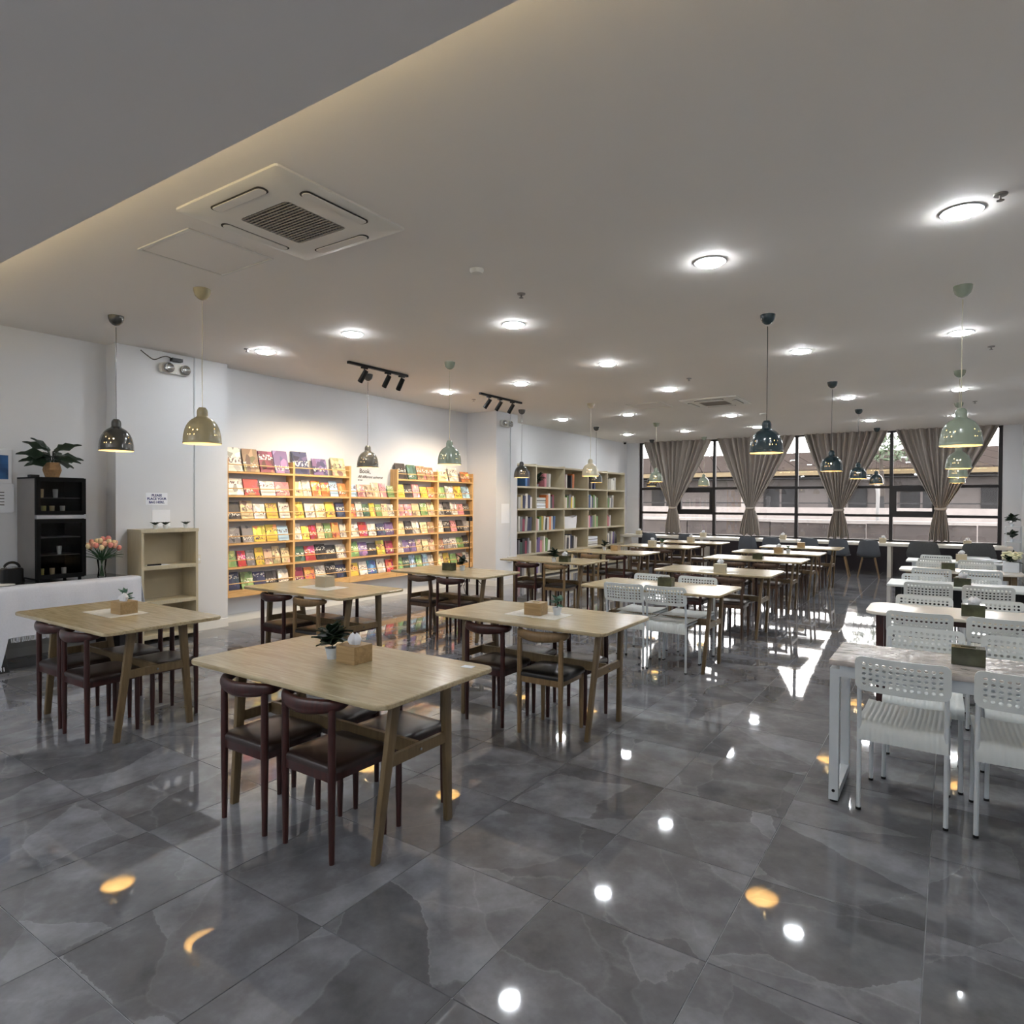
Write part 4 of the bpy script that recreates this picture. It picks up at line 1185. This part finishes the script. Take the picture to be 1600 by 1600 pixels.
for (r, c), s in CELL.items():
    y = BY[c]+.03 if c else 10.84; z = BZ[4-r]; cnt = 0
    lean = 0
    for ch in s:
        if ch in '. ':
            y += .085; continue
        th = rb.uniform(.058, .092); h = rb.uniform(.23, .32); dp = rb.uniform(.17, .22)
        if y+th > BY[c+1]-.05: break
        lean = rb.choice([0, 0, 0, .06, .1]) if cnt else 0
        o = link('shelf_book', BS, None, (BX1-.03-dp/2, y+th/2+math.sin(lean)*h/2, z+.001+h/2*math.cos(lean)+math.sin(lean)*th/2), (lean*-1, 0, 0), (th, dp, h))
        o.rotation_euler = Matrix.Rotation(-lean, 3, 'X').to_euler()
        # turn: spine to the room
        o.rotation_euler = (Matrix.Rotation(-lean, 3, 'X') @ Matrix.Rotation(PI/2, 3, 'Z')).to_euler()
        f = rb.uniform(.85, 1.1); o.color = srgb(*[min(255, q*f*.92) for q in CC[ch]])
        tag(o, '%s book spine, %s in %s row of bookcase column %s' % (CNM[ch], ORD[cnt], RN5[r], ORD[c]), 'book', 'upright books in the tall bookcase')
        y += th+.003+math.sin(lean)*h*(1 if not cnt else .3)
        cnt += 1
# boxes and basket in the bookcase
def bin_thing(nm, r, c, label, mats, rows):
    y0 = BY[c]+.06; z = BZ[4-r]
    t = thing(nm, label, 'storage box', (BX1-.16, y0+.28, z))
    hh = 0
    for k in range(rows):
        part('box', MB().box(-.11, .11, -.25, .27, hh, hh+.11), mats[k % len(mats)], t, 0, .006)
        part('band', MB().box(.11, .114, -.25, .27, hh+.04, hh+.055), M_inkk if k % 2 else M_steel, t, 0)
        hh += .114
bin_thing('file_boxes', 1, 1, 'stack of white file boxes in the second bookcase row', [M_paper, M_plate], 2)
bin_thing('file_boxes', 3, 3, 'stack of pale pink file boxes in the fourth bookcase row', [M_plate, M_paper], 2)
bs = thing('cloth_basket', 'white patterned cloth basket in the third bookcase row', 'basket', (BX1-.16, BY[2]+.42, BZ[2]))
P = [Vector((.12*math.cos(a), .36*math.sin(a), 0)) for a in [2*PI*k/28 for k in range(28)]]
vs = []; rings = [(1, 0), (1.08, .16), (1.1, .24), (1.06, .24), (1.0, .03)]
for s_, z in rings: vs += [(p.x*s_, p.y*s_, z+(.05*abs(p.y)/.36 if z > .2 else 0)) for p in P]
fs = [tuple(reversed(range(28)))]
for i in range(4):
    for k in range(28): fs.append((i*28+k, i*28+(k+1) % 28, (i+1)*28+(k+1) % 28, (i+1)*28+k))
fs.append(tuple(4*28+k for k in range(28)))
part('body', MB().add(vs, fs), M_paper, bs)
small_plant(BX1-.12, BY[1]+.22, BZ[4], 'trailing green plant in the top row of the tall bookcase', LF_M, 24, 2.2, 15)

# ------------------------------------------------------------------ black tripod stand
ts = thing('tripod_stand', 'thin black tripod stand in front of the book rack end', 'stand', (-7.1, 9.22, 0))
part('pole', MB().tube([(0, 0, .12), (0, 0, 1.2)], .009, 8), M_black, ts)
part('holder', MB().box(-.03, .03, -.05, .05, 1.2, 1.27), M_black, ts)
for k in range(3):
    a = k*2*PI/3+.5
    part('leg', MB().tube([(0, 0, .32), (.18*math.cos(a), .18*math.sin(a), .12), (.28*math.cos(a), .28*math.sin(a), .008)], .007, 8), M_black, ts)

# ------------------------------------------------------------------ beige low shelf on the near pillar
ls = thing('low_shelf', 'low beige open shelf unit against the near pillar', 'shelf unit', (-7.19, 3.83, 0))
def lb(nm, x0, x1, y0, y1, z0, z1, mt=None): return part(nm, MB().box(x0, x1, y0, y1, z0, z1), mt or M_beige, ls, 0)
lb('side_panel', -.145, .15, -.31, -.285, 0, 1.19); lb('side_panel', -.145, .15, .285, .31, 0, 1.19)
lb('back_panel', -.145, -.135, -.285, .285, 0, 1.19, M_beigein)
lb('top', -.145, .155, -.315, .315, 1.19, 1.225)
for z in (.80, .42, .06): lb('shelf', -.135, .148, -.285, .285, z-.04+.035, z+.035)
tag(link('marker_pen', MB().tube([(-7.08, 3.60, .845), (-7.07, 3.74, .845)], .009, 8).mesh('marker_pen', M_black)), 'dark pen lying on the upper shelf of the low beige unit', 'pen')
tag(link('paper_note', MB().box(-7.2, -7.06, 3.62, 3.84, .835, .836).mesh('paper_note', M_paper, 0)), 'white sheet lying on the upper shelf of the low beige unit', 'paper')
for k, y in enumerate((3.72, 3.83, 4.06)):
    t = thing('succulent', 'tiny dark succulent in white cup on the low shelf, %s' % ['nearest the sign side', 'in the middle', 'at the socket end'][k], 'potted plant', (-7.15, y, 1.225), k, 'tiny succulents on the low beige shelf')
    link('pot', POT_S, t, None, None, (.8, .8, .8))
    for q in range(9): link('leaf', LF_M, t, (0, 0, .044), (.3, -.75, q*.7), (.75,)*3)

# signs on the pillar
def sheet_on_pillar(nm, label, y0, y1, z0, z1, mat=None):
    t = thing(nm, label, 'sign', (-7.349, (y0+y1)/2, (z0+z1)/2))
    part('sheet', MB().box(0, .002, -(y1-y0)/2, (y1-y0)/2, -(z1-z0)/2, (z1-z0)/2), mat or M_paper, t, 0)
    return t
sg = sheet_on_pillar('bag_sign', 'white sign with blue lettering on the near pillar', 3.72, 3.96, 1.485, 1.62)
for k, l in enumerate(('PLEASE', 'PLACE YOUR', 'BAG HERE.')):
    o = link('lettering', text_mesh(l, .036, M_ink, 0, .0006, 'CENTER', .0012), sg, (.0025, 0, .027-k*.038), (PI/2, 0, PI/2)); o['kind'] = 'stuff'
sheet_on_pillar('notice_sheet', 'plain pale notice sheet taped above the low shelf', 3.79, 3.99, 1.245, 1.43)
tp = thing('notice_sheet', 'small plain notice sheet on the far pillar', 'sign', (P2[1]+.001, 10.02, 1.33))
part('sheet', MB().box(0, .002, -.13, .13, -.18, .18), M_paper, tp, 0)
# posters on the left wall
pz = thing('framed_poster', 'white framed poster in blue on the left wall above the sideboard', 'poster', (XW+.001, 2.40, 1.86))
part('frame', MB().box(0, .02, -.16, .15, -.17, .16), M_paper, pz, 0, .003)
part('print', MB().box(.02, .021, -.13, .12, -.13, .10), plain('blue_print', srgb(52, 96, 150), .4, var=.5, scale=7), pz, 0)
pz = thing('notice_board', 'white framed notice on the left wall below the blue poster', 'notice', (XW+.001, 2.41, 1.55))
part('frame', MB().prism(rrect(-.16, .16, -.14, .14, .02, 3), 0, .01).xform(Matrix.Rotation(PI/2, 4, 'Y') @ Matrix.Rotation(PI/2, 4, 'Z')), M_paper, pz)
for k in range(5): part('printed_line', MB().box(.010, .0106, -.02, .08, .05-.03*k, .058-.03*k), M_inkk, pz, 0)

# ------------------------------------------------------------------ sideboard, cloth, fridge
sb = thing('sideboard', 'long sideboard with grey stone top along the left wall', 'sideboard', (-7.22, 2.2, 0))
part('top', MB().box(-.325, .30, -1.1, 1.22, .715, .75), plain('stone_top', srgb(120, 124, 118), .15, var=.15, scale=12), sb, 0, .004)
for y in (-1.0, 1.12): part('support', MB().box(-.31, .2, y-.03, y+.03, 0, .715), M_blackm, sb, 0)
part('foot', MB().hexa([(.12, .02, 0), (.3, .02, 0), (.3, .12, 0), (.12, .12, 0)], [(.16, .05, .3), (.2, .05, .3), (.2, .09, .3), (.16, .09, .3)]), M_black, sb, 0)
part('shelf_panel', MB().box(-.31, -.26, -.97, 1.09, .1, .5), M_plate, sb, 0)
tc = thing('tablecloth', 'white fringed cloth draped over the front of the sideboard', 'tablecloth', (-6.92, 2.2, .31))
P = []
for i in range(81):
    y = -1.12+2.37*i/80; row = []
    drop = .44 if y > .09 else .44+.27*min(1, (.09-y)/.05)
    for (x, z, k) in ((-.16, .442, 0), (-.06, .444, 0), (-.01, .444, 0), (.012, .436, 0), (.02, .41, .3), (.024, .34, .6), (.027, .22, .8), (.03, .10, 1), (.033, 0, 1)):
        zz = z if z > .4 else .41-(.41-z)/.41*(drop-.03)
        if z > .4 : zz = z
        wv = .012*k*math.sin(y*13+.7*math.sin(y*5))+.008*k*math.sin(y*29)
        row.append(Vector((x+wv, y, zz)))
    P.append(row)
part('cloth', MB().sheet(P, .004), M_cloth, tc, 60)
# end flap over the right end
P2_ = []
for i in range(13):
    x = -.2+.22*i/12; row = []
    for z in (.444, .40, .3, .18, .05): row.append(Vector((x, 1.252+(.012*math.sin(x*40) if z < .4 else -.006)+(.02 if z < .2 else 0), z)))
    P2_.append(row)
part('end_flap', MB().sheet(P2_, .004), M_cloth, tc, 60)
fr = MB(); rr = random.Random(5)
for i in range(84):
    y = .12+1.12*i/84
    fr.tube([(.033, y, .002), (.034+rr.uniform(-.004, .004), y+rr.uniform(-.003, .003), -.022), (.034, y+rr.uniform(-.004, .004), -.045)], [.0035, .003, .004], 5)
for i in range(70):
    y = -1.1+1.18*i/70
    fr.tube([(.033, y, -.25), (.036, y+rr.uniform(-.004, .004), -.285)], [.004, .004], 5)
fo = part('fringe', fr, M_cloth, tc, 60); fo['kind'] = 'stuff'

fg = thing('display_fridge', 'black two-door glass display cooler standing on the sideboard', 'fridge', (-7.28, 2.79, .75))
Y0, Y1, FX = -.21, .21, .22
def fb_(nm, x0, x1, y0, y1, z0, z1, mt, par=None, bev=0): return part(nm, MB().box(x0, x1, y0, y1, z0, z1), mt, par or fg, 0, bev)
fb_('side_wall', -.22, FX-.04, Y0, Y0+.02, .045, .985, M_steel); fb_('side_wall', -.22, FX-.04, Y1-.02, Y1, .045, .985, M_blackf)
fb_('back_wall', -.22, -.2, Y0+.02, Y1-.02, .045, .985, M_blackf)
fb_('top', -.22, FX-.04, Y0, Y1, .985, 1.0, M_blackf); fb_('base', -.22, FX-.04, Y0, Y1, .03, .045, M_blackf)
fb_('divider', -.2, FX-.04, Y0+.02, Y1-.02, .60, .64, M_steel)
for z in (.25, .42, .80): fb_('wire_shelf', -.2, FX-.06, Y0+.02, Y1-.02, z, z+.006, M_steel)
for x in (-.18, FX-.07):
    for y in (Y0+.03, Y1-.03): part('foot', MB().lathe([(0, 0), (.015, 0), (.015, .03), (0, .03)], 10, (x, y, 0)), M_blackf, fg)
def door(z0, z1, nm):
    d = part(nm, ring_frame(FX-.02, .02, Y0, Y1, z0, z1, .035), M_blackf, fg, 0)
    part('pane', MB().box(FX-.024, FX-.018, Y0+.035, Y1-.035, z0+.035, z1-.035), M_smoke, d, 0)
    return d
door(.645, .995, 'upper_door'); door(.04, .60, 'lower_door')
fb_('handle_strip', FX-.04, FX+.004, Y0, Y1, .605, .64, M_chrome)
CUP = MB().lathe([(0, 0), (.018, 0), (.022, .075), (.022, .08), (0, .08)], 12)
CUPS = {c: CUP.mesh('drink_cup', plain('cup_'+c, srgb(*v), .4)) for c, v in (('yellow', (226, 214, 130)), ('white', (214, 214, 210)), ('cream', (220, 200, 160)))}
for k, (y, z, c) in enumerate([(-.10, .647, 'yellow'), (-.03, .647, 'cream'), (.06, .647, 'white'), (-.12, .807, 'cream'), (.0, .807, 'white'), (-.12, .0455, 'yellow'), (-.03, .0455, 'cream'), (.07, .0455, 'white'), (.03, .257, 'white')]):
    loc = ['upper compartment floor', 'upper compartment floor', 'upper compartment floor', 'upper wire shelf', 'upper wire shelf', 'bottom of the cooler', 'bottom of the cooler', 'bottom of the cooler', 'lower wire shelf'][k]
    tag(link('drink_cup', CUPS[c], None, (-7.28+.08, 2.79+y, .75+z)), '%s cup inside the black display cooler, on the %s' % (c, loc), 'cup', 'cups in the display cooler')

# plant on the fridge
bp_ = thing('basket_plant', 'broad-leaved plant in a woven basket on the black cooler', 'potted plant', (-7.27, 2.79, 1.75))
part('basket', MB().lathe([(0, 0), (.055, 0), (.078, .075), (.062, .148), (.056, .148), (.06, .13), (0, .13)], 10), M_basket, bp_, 25)
for k in range(5):
    part('stem', MB().tube([(0, 0, .13), (.02*math.cos(k*1.3), .02*math.sin(k*1.3), .2), (.04*math.cos(k*1.3), .04*math.sin(k*1.3), .26)], .004, 6), M_leafd, bp_)
for k, (a, el, h, s) in enumerate([(1.4, .1, .19, 1.05), (-1.5, .15, .21, 1.1), (-1.2, -.15, .17, 1.0), (1.8, -.12, .16, .95), (.2, .2, .2, .8), (-2.0, .5, .26, .95), (1.1, .45, .26, .95), (.9, .0, .18, .9), (-.6, .25, .2, .8), (-1.7, -.05, .19, 1.0), (2.2, .3, .22, .7), (1.5, .7, .25, .7), (-1.35, .75, .26, .8)]):
    link('leaf', LF_L, bp_, (.02*math.cos(a), .02*math.sin(a), h), (.95*math.sin(a), -el, a), (s,)*3)
tag(link('black_gadget', MB().box(-7.34, -7.26, 2.61, 2.68, 1.75, 1.775).mesh('black_gadget', M_black, 0)), 'flat black gadget on top of the cooler beside the basket', 'gadget')

# black kettle-like appliances
for k, (x, y, s) in enumerate([(-7.25, 2.45, 1.0)]):
    t = thing('black_toaster', 'rounded black countertop appliance left of the display cooler', 'appliance', (x, y, .75))
    part('body', MB().prism(rrect(-.075, .075, -.08, .08, .04, 5), .004, .15, .012), M_black, t)
    pts = [(0, .06*math.cos(a), .15+.05*math.sin(a)) for a in [PI*q/10 for q in range(11)]]
    part('handle', MB().tube(pts, .012, 8), M_black, t)
    part('rim', MB().lathe([(.035, .15), (.05, .15), (.05, .158), (.035, .158), (.035, .15)], 16), M_chrome, t)
pt = thing('round_plate', 'pale round plate at the near end of the sideboard', 'plate', (-7.08, 2.33, .75))
part('dish', MB().lathe([(0, .004), (.05, .003), (.085, .014), (.086, .018), (.05, .008), (0, .008)], 24), M_plate, pt)

# tulips
vz = thing('tulip_vase', 'glass vase of pink tulips on the sideboard beside the cooler', 'vase', (-7.1, 3.16, .75))
part('vase', MB().lathe([(0, 0), (.035, 0), (.04, .02), (.032, .09), (.045, .19), (.042, .19), (.029, .09), (.036, .02), (0, .012)], 18), M_clear, vz)
rr = random.Random(9)
PETB = [MB().lathe([(0, 0), (.012, .004), (.019, .018), (.018, .034), (.012, .044), (.006, .046), (0, .03)], 10).mesh('tulip_bloom', plain('petal_%d' % q, srgb(*c), .6, var=.2, scale=40), 50) for q, c in enumerate([(222, 140, 128), (232, 176, 150), (226, 204, 160)])]
LV = leaf_mesh(.17, .028, M_leaf, 0, .4)
for k in range(28):
    a = k*2.4; r_ = .15*math.sqrt((k+.5)/28); hx, hy = r_*math.cos(a), r_*math.sin(a); hz = .37-.09*(r_/.15)**2+rr.uniform(-.02, .02)
    st = part('stem', MB().tube(bezier([(-hx*.15, -hy*.15, .02), (hx*.1, hy*.1, .18), (hx*.7, hy*.7, hz-.04), (hx, hy, hz)], 3), .0025, 5), M_leaf, vz)
    link('tulip_bloom', PETB[k % 3], st, (hx, hy, hz-.003), (-hy*2.5, hx*2.5, 0), (1.2,)*3)
for k in range(22):
    a = k*.7; link('leaf', LV, vz, (.02*math.cos(a), .02*math.sin(a), .18), (0, -rr.uniform(.5, 1.1), a))

# ------------------------------------------------------------------ emergency lights, conduits, sockets, cables
def emergency(loc, rz, label):
    t = thing('emergency_light', label, 'emergency light', loc, rz, 'twin-lamp emergency lights')
    part('housing', MB().prism(rrect(-.17, .17, -.06, .06, .05, 5), 0, .06, .008).xform(Matrix.Rotation(PI/2, 4, 'X')), M_plate, t)
    for x in (-.09, .1):
        l = part('lamp', MB().lathe([(0, 0), (.052, 0), (.056, .03), (.05, .034), (.03, .018), (0, .012)], 20).xform(Matrix.Translation((x, -.06, 0)) @ Matrix.Rotation(PI/2, 4, 'X')), M_chrome, t)
    part('button', MB().tube([(0, -.06, -.045), (0, -.066, -.045)], .006, 8), M_paper, t)
emergency((-7.35, 4.03, 3.02), PI/2, 'twin-lamp emergency light on the near pillar')
emergency((P2[1], 9.98, 2.99), PI/2, 'twin-lamp emergency light on the far pillar')
emergency((XR, 12.3, 2.86), -PI/2, 'twin-lamp emergency light on the right wall')
ea = tag(link('power_adapter', MB().box(-7.33, -7.27, 3.98, 4.10, 3.105, 3.14).mesh('power_adapter', M_black, 0)), 'black cable adapter above the emergency light on the near pillar', 'adapter')
cbm = MB().tube(bezier([(-7.33, 3.66, 3.17), (-7.31, 3.72, 3.12), (-7.32, 3.8, 3.09), (-7.31, 3.88, 3.13), (-7.32, 3.94, 3.15), (-7.3, 4.0, 3.13)], 6), .006, 6)
tag(link('loose_cable', cbm.mesh('loose_cable', M_inkk)), 'loose dark cable hanging at the ceiling of the near pillar', 'cable')
for nm, x, y in (('near', -7.35, 4.28), ('far', P2[1], 10.18)):
    t = thing('conduit', 'thin vertical cable conduit on the %s pillar' % nm, 'conduit', (x, y, .3), 0, 'pillar cable conduits')
    part('channel', MB().box(0, .012, -.008, .008, .12, HC-.3), M_whitem, t)
    s = part('socket_box', MB().box(0, .035, -.06, .06, .5, .6) if nm == 'near' else MB().box(0, .035, -.09, .09, .12, .22), M_plate, t, 0, .004)
    b = s
    part('plug', MB().tube([(.035, .02, .55 if nm == 'near' else .17), (.06, .02, .55 if nm == 'near' else .17)], .014, 10), M_paper, s)

# ------------------------------------------------------------------ white wire plant stand in the right corner
ws = thing('plant_stand', 'white wire plant stand in the right corner by the window', 'plant stand', (1.02, 16.1, 0))
for x in (-.12, .12):
    for y in (-.12, .12): part('leg', MB().tube([(x, y, 0), (x, y, 1.12)], .008, 8), M_whitem, ws)
for z in (.45, .8, 1.1): part('tier', MB().box(-.125, .125, -.125, .125, z, z+.015), M_whitem, ws, 0)
for k, (z, s) in enumerate([(1.115, 1.8), (.815, 1.6), (.465, 1.3)]):
    small_plant(1.0, 16.08, z, 'leafy plant on the %s tier of the white wire stand' % ['top', 'middle', 'lowest'][k], LF_M, 18, s, 30+k)
